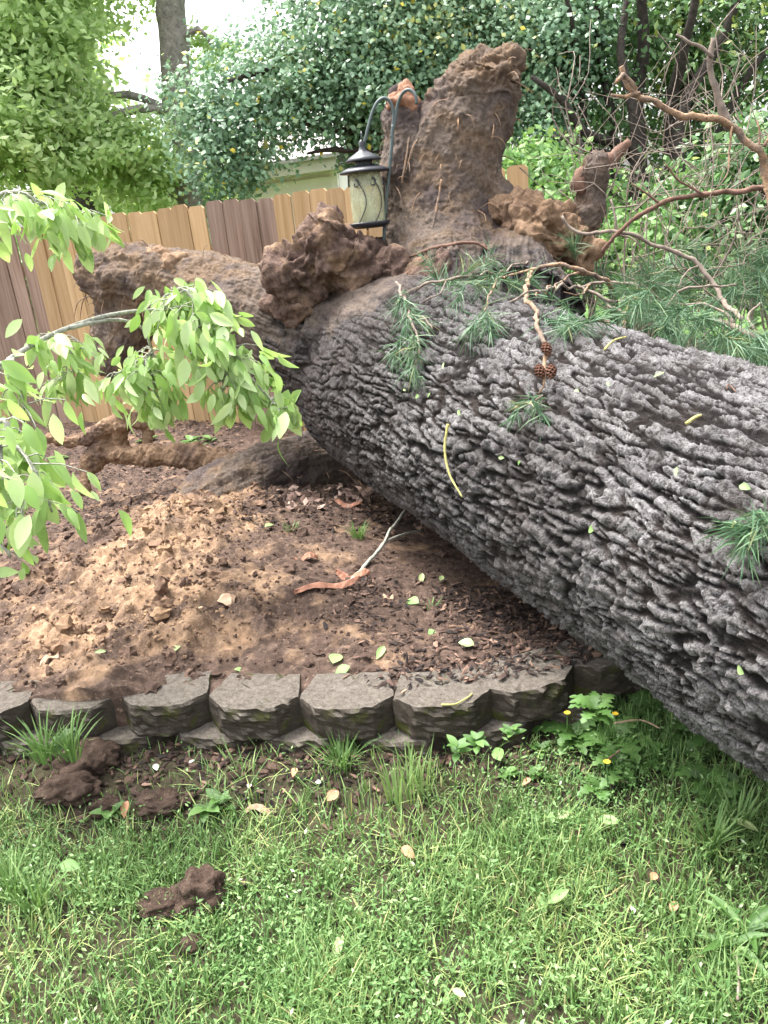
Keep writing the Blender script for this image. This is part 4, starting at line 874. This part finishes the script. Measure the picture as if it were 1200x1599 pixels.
shoot([yb + np.array([.03, 0, .5]), (-40, 720, 2.0), (0, 740, 1.98), (30, 785, 1.96), (40, 830, 1.95)], .008, .003, 40, 62, .45, .5, wide=.55)
shoot([yb + np.array([.03, 0, .4]), (-40, 840, 1.95), (0, 850, 1.93), (18, 870, 1.92)], .007, .003, 9, 66, .6, .6)
shoot([yb + np.array([.05, .1, 1.45]), (-40, 320, 2.8), (15, 300, 2.85), (50, 308, 2.85), (68, 345, 2.85)], .008, .003, 42, 44, .5, .5, wide=.6)
shoot([(40, 306, 2.85), (90, 325, 2.9), (125, 335, 2.9), (145, 360, 2.9)], .005, .003, 36, 42, .5, .3, wide=.6)

# ------------------------------------------------------------------ broken pine branches over the log
def needles(tufts, n=46, L=.11, droop=.25):
    Vs, Fq, rn, k = [], [], [], 0
    for (c, ax) in tufts:
        c = np.asarray(c); ax = np.asarray(ax, float); ax /= np.linalg.norm(ax) + 1e-9
        m = int(n * random.uniform(.7, 1.3)); b = c + ax * RNG.uniform(-.05, .05, m)[:, None]
        d = ax * RNG.uniform(.25, 1.1, m)[:, None] + RNG.normal(size=(m, 3)) * .5; d[:, 2] -= droop * RNG.random(m); d /= np.linalg.norm(d, axis=1)[:, None]
        l = L * RNG.uniform(.6, 1.2, m); s_ = np.cross(d, RNG.normal(size=(m, 3))); s_ /= np.linalg.norm(s_, axis=1)[:, None]; s_ *= .0015
        mid = b + d * (l * .55)[:, None]; e = b + d * l[:, None]; e[:, 2] -= .02 * RNG.random(m); 
        Vs.append(np.stack([b - s_, b + s_, mid + s_, mid - s_, e], 1).reshape(-1, 3)); i = np.arange(m)[:, None] * 5 + k; k += m * 5
        Fq.append((i + [0, 1, 2, 3], i + [3, 2, 4])); rn.append(np.repeat(np.clip(random.uniform(.25, .6) + .2 * RNG.normal(size=m), 0, 1), 5))
    return mesh_arrays('needles', np.vstack(Vs), [np.vstack([f[0] for f in Fq]), np.vstack([f[1] for f in Fq])], False, {'rnd': np.concatenate(rn)})
def pine(label, stems, tufts=(), cones=(), m_=m_greytwig, name='pine_branch', cat='branch', group=None, L=.11, nn=46, wob=.13, kink=.018):
    """stems: list of (points, r0, r1); points world coordinates; first stem is the main one"""
    base = np.asarray(stems[0][0][0]); t = thing(name, label, cat, base, group)
    for k, (P, r0, r1) in enumerate(stems):
        Ps, Rs = smooth_path(P, np.linspace(r0, r1, len(P)), .02)
        Ps = Ps + kink * np.stack([fbm(Ps * 7 + q * 5 + k, 3) for q in range(3)], 1)
        o = obj('stem' if k == 0 else 'twig', mesh_arrays('stem', *tube(Ps, Rs, 8, wob=wob)), m_, t if k == 0 else stem0)
        if k == 0: stem0 = o
    if tufts: stuff(obj('needles', needles(tufts, nn, L), m_needle, t))
    for c in cones:
        cb = MB(); ax = np.array([random.uniform(-.4, .4), -.5, -.7]); ax /= np.linalg.norm(ax)
        e1 = np.cross(ax, [0, 0, 1.]); e1 /= np.linalg.norm(e1); e2 = np.cross(ax, e1)
        for q in range(46):                                     # spiral of woody scales
            h_ = q / 46; an = q * 2.4; r = .016 * math.sin(math.pi * (.15 + .8 * h_)) ; p = np.asarray(c) + ax * (h_ - .5) * .04
            o_ = math.cos(an) * e1 + math.sin(an) * e2; b = np.cross(ax, o_); tp = p + o_ * r + ax * .004
            cb.add(np.array([p - b * .004, p + b * .004, tp + b * .007, tp + ax * .006, tp - b * .007]), [np.array([[0, 1, 2, 4]]), np.array([[4, 2, 3]])])
        obj('pine_cone', cb.mesh('cone', False), m_cone, stem0)
    return t
T_ = on_trunk
def tuft(p, ang=None, out=.3, base=None):
    """needle tuft with its axis along an image angle (degrees, 0 = right, -90 = down)"""
    a = math.radians(ang if ang is not None else random.uniform(0, 360)); return (p, CR * math.cos(a) + CU * math.sin(a) - _d * out)
ot = lambda x, y, o=.03: T_(x, y, o)
pine('crooked bare pine twig with three brown cones lying down over the bark', [
    ([at(960, 450, 3.75), ot(905, 425, .06), ot(860, 412, .05), ot(832, 424, .05), ot(822, 455, .04), ot(838, 500, .04), ot(852, 545, .03), ot(855, 585, .02)], .010, .006),
    ([ot(836, 422, .05), ot(800, 425, .05), ot(775, 440, .04), ot(757, 482, .03)], .006, .003), ([ot(905, 425, .06), ot(880, 440, .06), ot(840, 462, .05)], .006, .003), ([ot(852, 575, .03), ot(850, 600, .02), ot(838, 615, .01)], .004, .002),
    ([at(925, 442, 3.8), ot(905, 460, .05), ot(880, 455, .05)], .005, .002)],
    [tuft(ot(757, 490), -100), tuft(ot(740, 505), -120), tuft(ot(765, 505), -80), tuft(ot(870, 470, .05), 160), tuft(ot(890, 490, .04), -60), tuft(ot(865, 500, .04), -20), tuft(ot(925, 500, .04), 20), tuft(ot(900, 505, .03), 200)],
    [ot(853, 543, .05), ot(843, 578, .05), ot(861, 578, .05)], m_deadpine)
pine('blue-green pine sprig hanging down the bark below the soil clump', [
    ([ot(620, 440, .05), ot(632, 470, .05), ot(645, 505, .04), ot(650, 545, .03), ot(640, 580, .02)], .006, .003), ([ot(640, 490, .05), ot(665, 500, .03), ot(672, 515, .02)], .004, .002)],
    [tuft(ot(628, 465, .05), -110), tuft(ot(640, 480, .05), -60), tuft(ot(635, 510, .05), -90), tuft(ot(655, 500, .04), -40), tuft(ot(650, 540, .04), -80), tuft(ot(640, 565, .03), -95), tuft(ot(648, 575, .03), -80), tuft(ot(622, 540, .03), -110)], L=.10)
pine('green pine sprig lying across the root crown under the tall root', [
    ([ot(650, 452, .05), ot(690, 438, .07), ot(740, 432, .06), ot(790, 420, .06), at(830, 405, 3.9)], .006, .004), ([ot(655, 450, .06), ot(640, 458, .06), ot(620, 470, .05)], .003, .002), ([ot(700, 436, .06), ot(690, 455, .05), ot(660, 470, .04)], .003, .002)],
    [tuft(ot(700, 440, .06), 10), tuft(ot(730, 425, .08), 40), tuft(ot(745, 445, .05), -20), tuft(ot(770, 430, .06), 190), tuft(ot(790, 440, .05), -30), tuft(ot(720, 455, .05), -120), tuft(ot(815, 440, .05), 20), tuft(ot(680, 430, .07), 120), tuft(ot(760, 410, .08), 60)])
pine('loose pine needle tuft stuck on the grey bark below the three cones', [([ot(845, 622, .02), ot(825, 630, .02), ot(808, 640, .015)], .003, .002)], [tuft(ot(830, 628, .02), 200), tuft(ot(812, 638, .02), -130), tuft(ot(838, 632, .02), -60)], name='pine_tuft', cat='pine needles', L=.075, nn=36)
pine('large fresh pine needle tuft on the log beside its whitest bark', [([ot(1215, 812, .03), ot(1190, 818, .03), ot(1172, 826, .02)], .004, .002)], [tuft(ot(1185, 822, .03), 220), tuft(ot(1175, 826, .03), -120), tuft(ot(1195, 830, .03), -70), tuft(ot(1175, 824, .03), 180)], name='pine_tuft', cat='pine needles', L=.085, nn=42)
tf = []
for k in range(30):
    x = random.uniform(950, 1230); y = 470 + (x - 950) * .30 + random.uniform(-30, 30); tf.append(tuft(at(x, y, random.uniform(3.1, 3.6) - (x - 950) / 500), random.uniform(150, 390)))
pine('fallen pine bough heaped with green needles behind the upper edge of the log', [
    ([at(1240, 560, 2.95), at(1150, 510, 3.2), at(1060, 490, 3.45), at(980, 490, 3.55), at(940, 470, 3.7)], .014, .006), ([at(1150, 510, 3.2), at(1110, 480, 3.3), at(1050, 470, 3.5)], .007, .003), ([at(1060, 490, 3.45), at(1030, 500, 3.4), at(1000, 520, 3.35)], .006, .003), ([at(1180, 525, 3.1), at(1170, 490, 3.2), at(1190, 470, 3.3)], .006, .003)], tf, L=.13, nn=60)
pine('thick orange barked dead branch arching up to a broken forked tip above the log', [
    ([at(1270, 520, 3.3), at(1225, 380, 3.4), at(1200, 285, 3.5), at(1180, 228, 3.5), at(1135, 195, 3.5), at(1065, 180, 3.5), at(1012, 155, 3.5), at(985, 133, 3.5), at(969, 103, 3.5)], .018, .009),
    ([at(990, 136, 3.5), at(972, 118, 3.48), at(957, 132, 3.46)], .012, .006), ([at(1000, 150, 3.5), at(975, 153, 3.48), at(950, 153, 3.45)], .008, .005),
    ([at(1150, 200, 3.5), at(1140, 260, 3.45), at(1110, 310, 3.4)], .005, .002), ([at(1185, 235, 3.5), at(1195, 215, 3.5), at(1215, 195, 3.5)], .007, .004), ([at(1183, 232, 3.5), at(1186, 205, 3.5), at(1185, 180, 3.5)], .006, .003)], m_=m_deadpine)
pine('straight pale dead stick rising with a bent twig at its top', [
    ([at(1142, 205, 3.52), at(1128, 165, 3.54), at(1120, 120, 3.55), at(1113, 55, 3.55)], .018, .010), ([at(1116, 85, 3.55), at(1085, 70, 3.55), at(1058, 52, 3.55)], .008, .005)], m_=m_greytwig)
pine('dark reddish dead branch reaching left behind the log', [
    ([at(1260, 300, 3.7), at(1190, 296, 3.7), at(1110, 305, 3.7), at(1035, 317, 3.7), at(995, 338, 3.75), at(968, 362, 3.8), at(940, 395, 3.85)], .012, .009), ([at(1035, 317, 3.7), at(1010, 305, 3.7), at(985, 290, 3.7)], .006, .003), ([at(1100, 305, 3.7), at(1060, 280, 3.7), at(1040, 255, 3.7)], .006, .003)], m_=m_redtwig)
pine('long winding grey brown bare branch sweeping down onto the log', [
    ([at(882, 338, 3.9), at(892, 358, 3.9), at(915, 364, 3.88), at(955, 362, 3.85), at(1000, 373, 3.8), at(1050, 393, 3.75), at(1090, 410, 3.7), at(1108, 435, 3.65), at(1130, 470, 3.55), at(1160, 500, 3.3)], .007, .011),
    ([at(960, 363, 3.85), at(985, 368, 3.85), at(1000, 385, 3.8)], .005, .003), ([at(1095, 412, 3.7), at(1075, 430, 3.65), at(1060, 450, 3.6)], .005, .002), ([at(965, 362, 3.86), at(960, 335, 3.88), at(956, 315, 3.9)], .008, .004)])
pine('pale bare arching twig standing up from the pine bough', [([at(1040, 480, 3.5), at(1060, 460, 3.5), at(1090, 448, 3.5), at(1120, 444, 3.5), at(1150, 440, 3.5)], .006, .004), ([at(1065, 458, 3.5), at(1060, 472, 3.5), at(1055, 480, 3.5)], .003, .002)])
pine('bare branched twig lying flat on needles near the root crown', [([ot(800, 470, .06), ot(840, 455, .06), at(905, 447, 3.75), at(955, 440, 3.75), at(1000, 447, 3.7)], .004, .007), ([at(905, 447, 3.75), at(930, 460, 3.7), at(960, 470, 3.65)], .007, .008)])
# tangle of fine dead twigs beyond the log
mb = MB()
for k in range(210):
    x, y = random.uniform(880, 1230), random.uniform(150, 490); Y = random.uniform(3.8, 5.2); p = at(x, y, Y)
    if p[2] < .4: continue
    a = random.choice([random.gauss(.6, .5), random.gauss(2.4, .5), random.gauss(1.5, .3)]); L = random.uniform(.15, .55); d = (CR * math.cos(a) + CU * math.sin(a) + RNG.normal(size=3) * .3) * L
    pts = np.array([p, p + d * .35 + RNG.normal(size=3) * .03, p + d * .7 + RNG.normal(size=3) * .05, p + d + RNG.normal(size=3) * .06]); r = random.uniform(.0016, .004)
    Ps, Rs = smooth_path(pts, np.linspace(r, r * .5, 4), .06); mb.add(*tube(Ps, Rs, 4, False), random.random())
for k in range(26):                                              # their upright stems, rooted in the ground
    x = random.uniform(900, 1240); q = at(x, random.uniform(250, 380), random.uniform(4.4, 5.4)); g = q.copy(); g[2] = 0; g[:2] += RNG.normal(size=2) * .2
    pts = [g, g * .6 + q * .4 + RNG.normal(size=3) * .06, g * .25 + q * .75 + RNG.normal(size=3) * .06, q]; Ps, Rs = smooth_path(pts, [.009, .008, .005, .002], .08); mb.add(*tube(Ps, Rs, 5, False))
tag(stuff(obj('dead_twigs', mb.mesh('dead_twigs'), m_greytwig)), 'tangle of thin bare dead twigs behind the log', 'twigs')
tf = [tuft(at(random.uniform(870, 1240), random.uniform(390, 480), random.uniform(4.0, 4.8)), random.uniform(0, 360)) for k in range(70)]
tf = [t for t in tf if t[0][2] > .1]
tag(stuff(obj('pine_brush', needles(tf, 60, .15, .1), m_needle)), 'mass of fallen green pine needles behind the log', 'pine needles')

# ------------------------------------------------------------------ bits and pieces on the ground
def clod(px, py, rpx, label, sc=(1, 1, .85), sub=4, seed=None):
    p = hit(px, py); r = rpx / F * np.linalg.norm(p - CAM); V, Fs = lump((0, 0, r * .45), r, sub, .38, 1.9, seed if seed is not None else px * .13, sc)
    V -= 0; V += .05 * r * RNG.normal(size=V.shape) * .6
    o = obj('soil_clod', mesh_arrays('clod', V, Fs), m_clod); o.location = Vector((p[0], p[1], p[2] - r * .1)); return tag(o, label, 'soil clod', 'soil clods thrown on the grass')
clod(316, 1405, 33, 'rounded brown soil clod standing alone in the lawn grass')
clod(258, 1420, 24, 'flatter dark soil clod touching the rounded clod in the grass', (1.3, .9, .6))
clod(300, 1482, 14, 'smallest brown clod in the grass, below the two larger ones')
clod(142, 1195, 32, 'large dark mound of soil at the foot of the block wall', (1.15, 1, .7))
clod(110, 1240, 28, 'crumbly dark clod in the grass just out from the large soil mound', (1.4, 1, .55))
clod(255, 1260, 24, 'low brown clod beside the bare soil strip along the wall', (1.5, 1, .5))
clod(170, 1265, 18, 'small brown clod between the soil mound and the lawn', (1.2, 1, .6))
# stick, chips
pine('forked grey lichen covered stick propped between the bark chip and the log', [([hit(548, 910), at(575, 878, 3.02), at(600, 845, 3.12), at(620, 815, 3.3), at(637, 793, 3.42)], .008, .005), ([at(595, 852, 3.1), at(620, 838, 3.2), at(660, 828, 3.4)], .006, .005)], m_=m_lichstick, name='stick', cat='stick', kink=.006)
def chip(px, py, L, Wd, ang, label, m_, name='bark_chip', cat='bark chip', th=.35, lift=.008):
    p = hit(px, py); sc_ = np.linalg.norm(p - CAM) / F; L *= sc_; Wd *= sc_; n = 11
    st = np.linspace(-.5, .5, n); V = []
    for t in st:
        w = Wd * .5 * (1 - (abs(t) * 2) ** 3) * (.75 + .5 * random.random()) + .001; z = .012 * math.sin(t * 7 + px)
        V += [(t * L, -w, z), (t * L, -w * .2, z + Wd * th * random.uniform(.5, 1.1)), (t * L, w * .4, z + Wd * th * random.uniform(.4, 1)), (t * L, w, z), (t * L, 0, z - .004)]
    i = np.arange(n - 1)[:, None] * 5; j = np.arange(5)[None]; Q = np.stack([i + j, i + 5 + j, i + 5 + (j + 1) % 5, i + (j + 1) % 5], -1).reshape(-1, 4)
    o = obj(name, mesh_arrays(name, np.array(V), [Q, np.array([[0, 1, 2, 3, 4], [n * 5 - 1, n * 5 - 2, n * 5 - 3, n * 5 - 4, n * 5 - 5]])], False), m_); o.location = Vector((p[0], p[1], p[2] + lift)); o.rotation_euler = (0, 0, math.radians(ang)); return tag(o, label, cat)
chip(512, 918, 105, 20, 12, 'longest orange bark chip on the soil under the forked stick', m_chip)
chip(552, 902, 55, 22, -15, 'short dark orange bark chip tucked beside the longest chip', m_chip)
chip(478, 874, 38, 16, 5, 'small orange bark chip lying alone near the buried root', m_chip)
chip(352, 938, 62, 24, -62, 'pale pinkish wood chip on the sandy soil', m_palechip)
chip(78, 1032, 40, 10, 70, 'thin pale splinter on the soil at the left of the bed', m_palechip, 'wood_splinter', 'splinter')
chip(607, 937, 18, 14, 20, 'tiny tan wood chip on dark soil near the log', m_palechip)
chip(404, 1268, 52, 14, -12, 'pale wood splinter lying on the bare soil below the wall', m_palechip, 'wood_splinter', 'splinter')
chip(545, 790, 50, 14, -30, 'orange bark strip in the hollow beneath the log', m_chip)
chip(700, 838, 40, 20, -40, 'broken orange bark flake under the edge of the log', m_chip)
# fallen leaves and petals
LL = [leaf_mesh('leaf', .55, .15, .06, m_litter), leaf_mesh('leaf', .7, .3, .1, m_litter), leaf_mesh('leaf', .4, -.1, .12, m_litter)]
for me_ in LL: pass
def litter(pts, label, group, meshes, name='fallen_leaf', cat='leaf', Lr=(.045, .075), surf=hit, lift=.012, m_=None):
    for (x, y) in pts:
        p = surf(x, y); me_ = random.choice(meshes); o = obj(name, me_); a = random.uniform(0, 6.28); L = random.uniform(*Lr)
        d = np.array([math.cos(a), math.sin(a), random.uniform(-.1, .25)]); nrm = np.array([random.uniform(-.3, .3), random.uniform(-.5, .1), 1.])
        if surf is not hit:
            t = (p - TA) @ AX / np.linalg.norm(TB - TA); nrm = p - tax(t); nrm /= np.linalg.norm(nrm)
        nrm = nrm / np.linalg.norm(nrm); place_leaf(o, p + nrm * lift, d - nrm * (d @ nrm), nrm, L, None); tag(o, label, cat, group)
for xy_, lab in [((790, 1207), 'pale fallen leaf on the grass just below the small round leaved weeds'), ((1180, 1325), 'pale fallen leaf on the grass in the shade of the log'), ((110, 1360), 'pale fallen leaf on the grass between the soil mound and the lawn clods')]: litter([xy_], lab, 'fallen green leaves on the lawn', LL, Lr=(.05, .08), lift=.05)
litter([(858, 1297), (885, 1283), (968, 1300), (845, 1408), (860, 1420), (715, 1560), (520, 1518)], 'pale green fallen leaf lying out on the open lawn grass', 'fallen green leaves on the lawn', LL, Lr=(.035, .065), lift=.04)
litter([(520, 1040), (548, 1044), (600, 1012), (690, 902), (660, 898), (385, 985), (365, 1050), (150, 1022), (265, 1025), (740, 1010), (415, 826), (115, 945), (655, 945), (670, 985)], 'green fallen leaf lying on the brown soil of the bed', 'fallen green leaves on the soil', LL, Lr=(.04, .07))
litter([(697, 580), (678, 616), (722, 643), (795, 717), (820, 722), (955, 610), (1063, 735), (1172, 1050), (660, 622), (640, 612), (902, 615), (935, 830), (1160, 765), (1040, 590)], 'small green leaf scrap stuck on the bark of the log', 'leaf scraps on the bark', LL, 'leaf_scrap', Lr=(.015, .034), surf=lambda x, y: T_(x, y, .0), lift=.016)
PT = [leaf_mesh('petal', .6, .1, .05, m_petal)]; BL = [leaf_mesh('dry_leaf', .6, .3, .12, m_brownleaf)]
litter([(392, 1228), (502, 1226), (243, 1198), (297, 1196), (640, 1350), (985, 1418)], 'whitish petal lying on the ground below the wall', 'pale petals', PT, 'petal', 'petal', (.018, .035), lift=.012)
litter([(510, 1258), (462, 1212), (633, 1330), (1012, 1385), (1050, 1435), (208, 1258), (830, 1230)], 'dry reddish brown leaf on the lawn edge', 'dry leaves', BL, 'dry_leaf', 'leaf', (.03, .055), lift=.03)
# leaf litter pressed in the hollow under the log
mb = MB(); q = np.array([hit(random.uniform(420, 570), random.uniform(745, 800)) for k in range(120)])
V, Fs = leaves(q + np.array([0, 0, .02]), (lambda n_: n_ / np.linalg.norm(n_, axis=1)[:, None])(RNG.normal(size=q.shape) * .5 + np.array([0, -.3, 1])), RNG.uniform(.03, .07, len(q)), .6)
m_, ns, ls = mat('old_leaf_litter'); c = ramp(ns, ls, attr(ns, 'rnd'), [(0, (.05, .03, .022)), (.5, (.16, .10, .08)), (1, (.36, .26, .21))]); finish(ns, ls, c, .8)
tag(stuff(obj('leaf_litter', mesh_arrays('leaf_litter', V, Fs, False, {'rnd': np.repeat(RNG.random(len(q)), 4)}), m_)), 'old brown leaf litter in the hollow below the root flare', 'leaf litter')
# twigs on blocks and bark
def strand(pts, r, label, m_, name='twig', cat='twig', surf=None, lift=.008):
    f_ = surf or (lambda x, y: hit(x, y) + np.array([0, 0, lift])); P = np.array([f_(*p) for p in pts]); Ps, Rs = smooth_path(P, np.linspace(r, r * .6, len(P)), .008)
    o = obj(name, mesh_arrays(name, *tube(Ps, Rs, 6, wob=.12)), m_); return tag(o, label, cat)
m_catkin = plain('yellow_catkin', (.36, .33, .12), .8, scale=120, var=.4, bump=.8)
strand([(628, 1085), (640, 1078), (652, 1068)], .004, 'short pale forked twig lying on a wall block', m_palechip)
strand([(690, 1104), (712, 1103), (732, 1092), (738, 1086)], .0035, 'yellow catkin lying on a wall block beside a pale twig', m_catkin, 'catkin', 'catkin')
tb = lambda x, y: T_(x, y, .018)
strand([(700, 662), (695, 700), (702, 740), (722, 776)], .005, 'long yellow-green catkin hanging straight down the bark', m_catkin, 'catkin', 'catkin', tb)
strand([(944, 546), (958, 532), (978, 526)], .004, 'short yellow catkin on the upper bark of the log', m_catkin, 'catkin', 'catkin', tb)
strand([(1072, 662), (1085, 652), (1096, 648)], .005, 'stubby yellow catkin on the pale bark of the log', m_catkin, 'catkin', 'catkin', tb)
strand([(1135, 608), (1138, 600), (1150, 612)], .002, 'bent reddish pine needle pair on top of the log', m_redtwig, 'twig', 'twig', tb)
strand([(735, 880), (770, 875), (800, 872)], .003, 'thin straight twig on the dark soil beside the log', m_greytwig)
strand([(945, 1212), (975, 1190), (1000, 1178)], .003, 'reddish bent stem at the edge of the weeds', m_redtwig, lift=.05)
strand([(960, 1160), (1000, 1155), (1030, 1168)], .0035, 'pale curved dead stem in the weeds under the log', m_palechip, lift=.07)
strand([(1150, 1590), (1152, 1550), (1148, 1520)], .003, 'upright grey twig standing in the lawn', m_greytwig, lift=.05)
# grass tufts, tall grass and weeds
def tuft_grass(px, py, n, L0, L1, spread, label, group, wd=.004, col=(.3, .6)):
    p = hit(px, py); t = thing('grass_tuft', label, 'grass tuft', p, group); a = RNG.uniform(0, 6.28, n); rr = RNG.random(n) * .035
    b = np.stack([p[0] + rr * np.cos(a), p[1] + rr * np.sin(a), np.full(n, p[2] - .01)], 1); d = np.stack([np.cos(a), np.sin(a)], 1); L = RNG.uniform(L0, L1, n); le = RNG.uniform(.15, 1, n) * spread
    s_ = np.stack([-d[:, 1], d[:, 0], np.zeros(n)], 1) * wd / 2
    pt = lambda q: b + np.column_stack([d * (L * le * q ** 1.7)[:, None], L * q * (1 - .35 * le * q)]); p1, p2_, p3 = pt(.4), pt(.75), pt(1)
    V = np.stack([b - s_, b + s_, p1 - s_, p1 + s_, p2_ - s_ * .6, p2_ + s_ * .6, p3], 1).reshape(-1, 3); i = np.arange(n)[:, None] * 7
    stuff(obj('blades', mesh_arrays('blades', V, [np.concatenate([i + [0, 1, 3, 2], i + [2, 3, 5, 4]]), i + [4, 5, 6]], False, {'rnd': np.repeat(RNG.uniform(*col, n), 7)}), m_grass, t))
tuft_grass(535, 1198, 90, .07, .15, .9, 'thick grass tuft growing at the foot of the middle wall blocks', None)
tuft_grass(560, 838, 60, .05, .11, .8, 'green grass tuft on the soil in the hollow beside the log', None)
tuft_grass(455, 828, 26, .03, .07, .9, 'sparse grass tuft on the soil in front of the buried root', None)
tuft_grass(672, 948, 16, .03, .06, .9, 'thin little grass sprig on the bed near the log', None)
for x, y in [(640, 1250), (622, 1265), (660, 1235)]: tuft_grass(x, y, 18, .12, .22, .35, 'tall upright grass stems on the lawn below the wall', 'tall grass stems', .006, (.6, .85))
for x, y, lab in [(70, 1180, 'long grass tuft at the foot of the wall by the large soil mound'), (110, 1178, 'long grass tuft at the foot of the wall by the large soil mound'), (1110, 1330, 'long grass tuft shaded by the overhanging log'), (1150, 1300, 'long grass tuft shaded by the overhanging log'), (60, 1420, 'longer grass tuft out on the open lawn beyond the soil clods'), (20, 1400, 'longer grass tuft out on the open lawn beyond the soil clods')]: tuft_grass(x, y, 50, .07, .16, .8, lab, 'longer lawn tufts', .006, (.25, .7))
def lobed_leaf():
    t = np.linspace(0, 1, 11); w = np.where(np.arange(11) % 2 == 1, .20, .09) * np.sin(np.pi * (t * .85 + .1)) * 1.6; V = []
    for a, b in zip(t, w): z = .35 * math.sin(a * 2.3) * .6 - .25 * a * a; V += [(a, -b, z + .03), (a, 0, z), (a, b, z + .03)]
    q = []
    for i in range(10): k = i * 3; q += [[k, k + 3, k + 4, k + 1], [k + 1, k + 4, k + 5, k + 2]]
    return np.array(V), np.array(q)
m_weedleaf = leaf_obj_mat('broad_weed_leaf', [(0, (.05, .12, .03)), (.5, (.09, .19, .05)), (1, (.16, .29, .09))])
lv, lq = lobed_leaf(); LOB = mesh_arrays('leaf', lv, [lq]); LOB.materials.append(m_weedleaf); OVL = leaf_mesh('leaf', .55, .25, .06, m_weedleaf)
def weed(px, py, n, L, label, group, me_, flower=0, up_=.5):
    p = hit(px, py); t = thing('weed_plant', label, 'weed', p, group)
    for k in range(n):
        a = k * 2.4 + random.uniform(-.3, .3); d = np.array([math.cos(a), math.sin(a), random.uniform(.1, up_)]); o = obj('leaf', me_, None, t)
        place_leaf(o, p + np.array([0, 0, random.uniform(0, .03)]), d, np.array([0, 0, 1.]), L * random.uniform(.6, 1.15), t)
    for k in range(flower):
        q = p + np.array([random.uniform(-.03, .03), random.uniform(-.03, .02), .0]); e = q + np.array([random.uniform(-.02, .02), 0, random.uniform(.08, .12)])
        stk = obj('stalk', mesh_arrays('stalk', *tube(np.array([q, (q + e) / 2, e]), .0018, 5)), m_weedleaf, t)
        b = MB()
        for j in range(40):
            a = j * 2.4; r = .007 * (j / 40) ** .5; c_ = e + np.array([0, 0, .004]); o_ = np.array([math.cos(a), math.sin(a), .35]); s_ = np.array([-math.sin(a), math.cos(a), 0]) * .002
            b.add(np.array([c_ + o_ * r * .2 - s_, c_ + o_ * r * .2 + s_, c_ + o_ * (r + .003) + s_, c_ + o_ * (r + .003) - s_]), [np.array([[0, 1, 2, 3]])])
        obj('flower', b.mesh('flower', False), m_yellow, stk)
for x, y, fl in [(900, 1160, 1), (965, 1165, 1)]: weed(x, y, 13, .12, 'dandelion with jagged leaves and a small yellow flower beside the log', 'dandelions by the log', LOB, fl)
weed(935, 1245, 7, .07, 'small dandelion flowering alone out in the lawn', None, LOB, 1)
for x, y in [(1000, 1120), (1040, 1150), (930, 1120), (1010, 1190), (1070, 1190), (1100, 1230), (960, 1205), (1130, 1260)]: weed(x, y, 12, .08, 'jagged leaved weed crowding under the overhanging log', 'weeds under the log', LOB)
for x, y in [(745, 1165), (800, 1150), (715, 1180), (790, 1215), (845, 1180), (840, 1215)]: weed(x, y, 9, .04, 'small round leaved weed on the bare soil below the wall', 'small weeds below the wall', OVL, 0, .9)
for x, y in [(325, 1275), (345, 1262), (100, 1165), (175, 1280)]: weed(x, y, 10, .055, 'bright green leafy weed in the patchy grass by the soil strip', 'bright weeds by the soil strip', OVL, 0, 1.0)
for x, y in [(1165, 1470), (1145, 1490)]: weed(x, y, 9, .10, 'long pale leaved weed in the lawn beyond the log', 'pale lawn weeds', leaf_mesh('leaf', .22, .4, .1, m_weedleaf), 0, 1.2)
for x, y in [(150, 690), (90, 720), (60, 640), (330, 690), (230, 690), (300, 692)]: weed(x, y, 9, .09, 'low leafy green plant in the mulch by the fence', 'plants in the mulch', OVL, 0, .7)
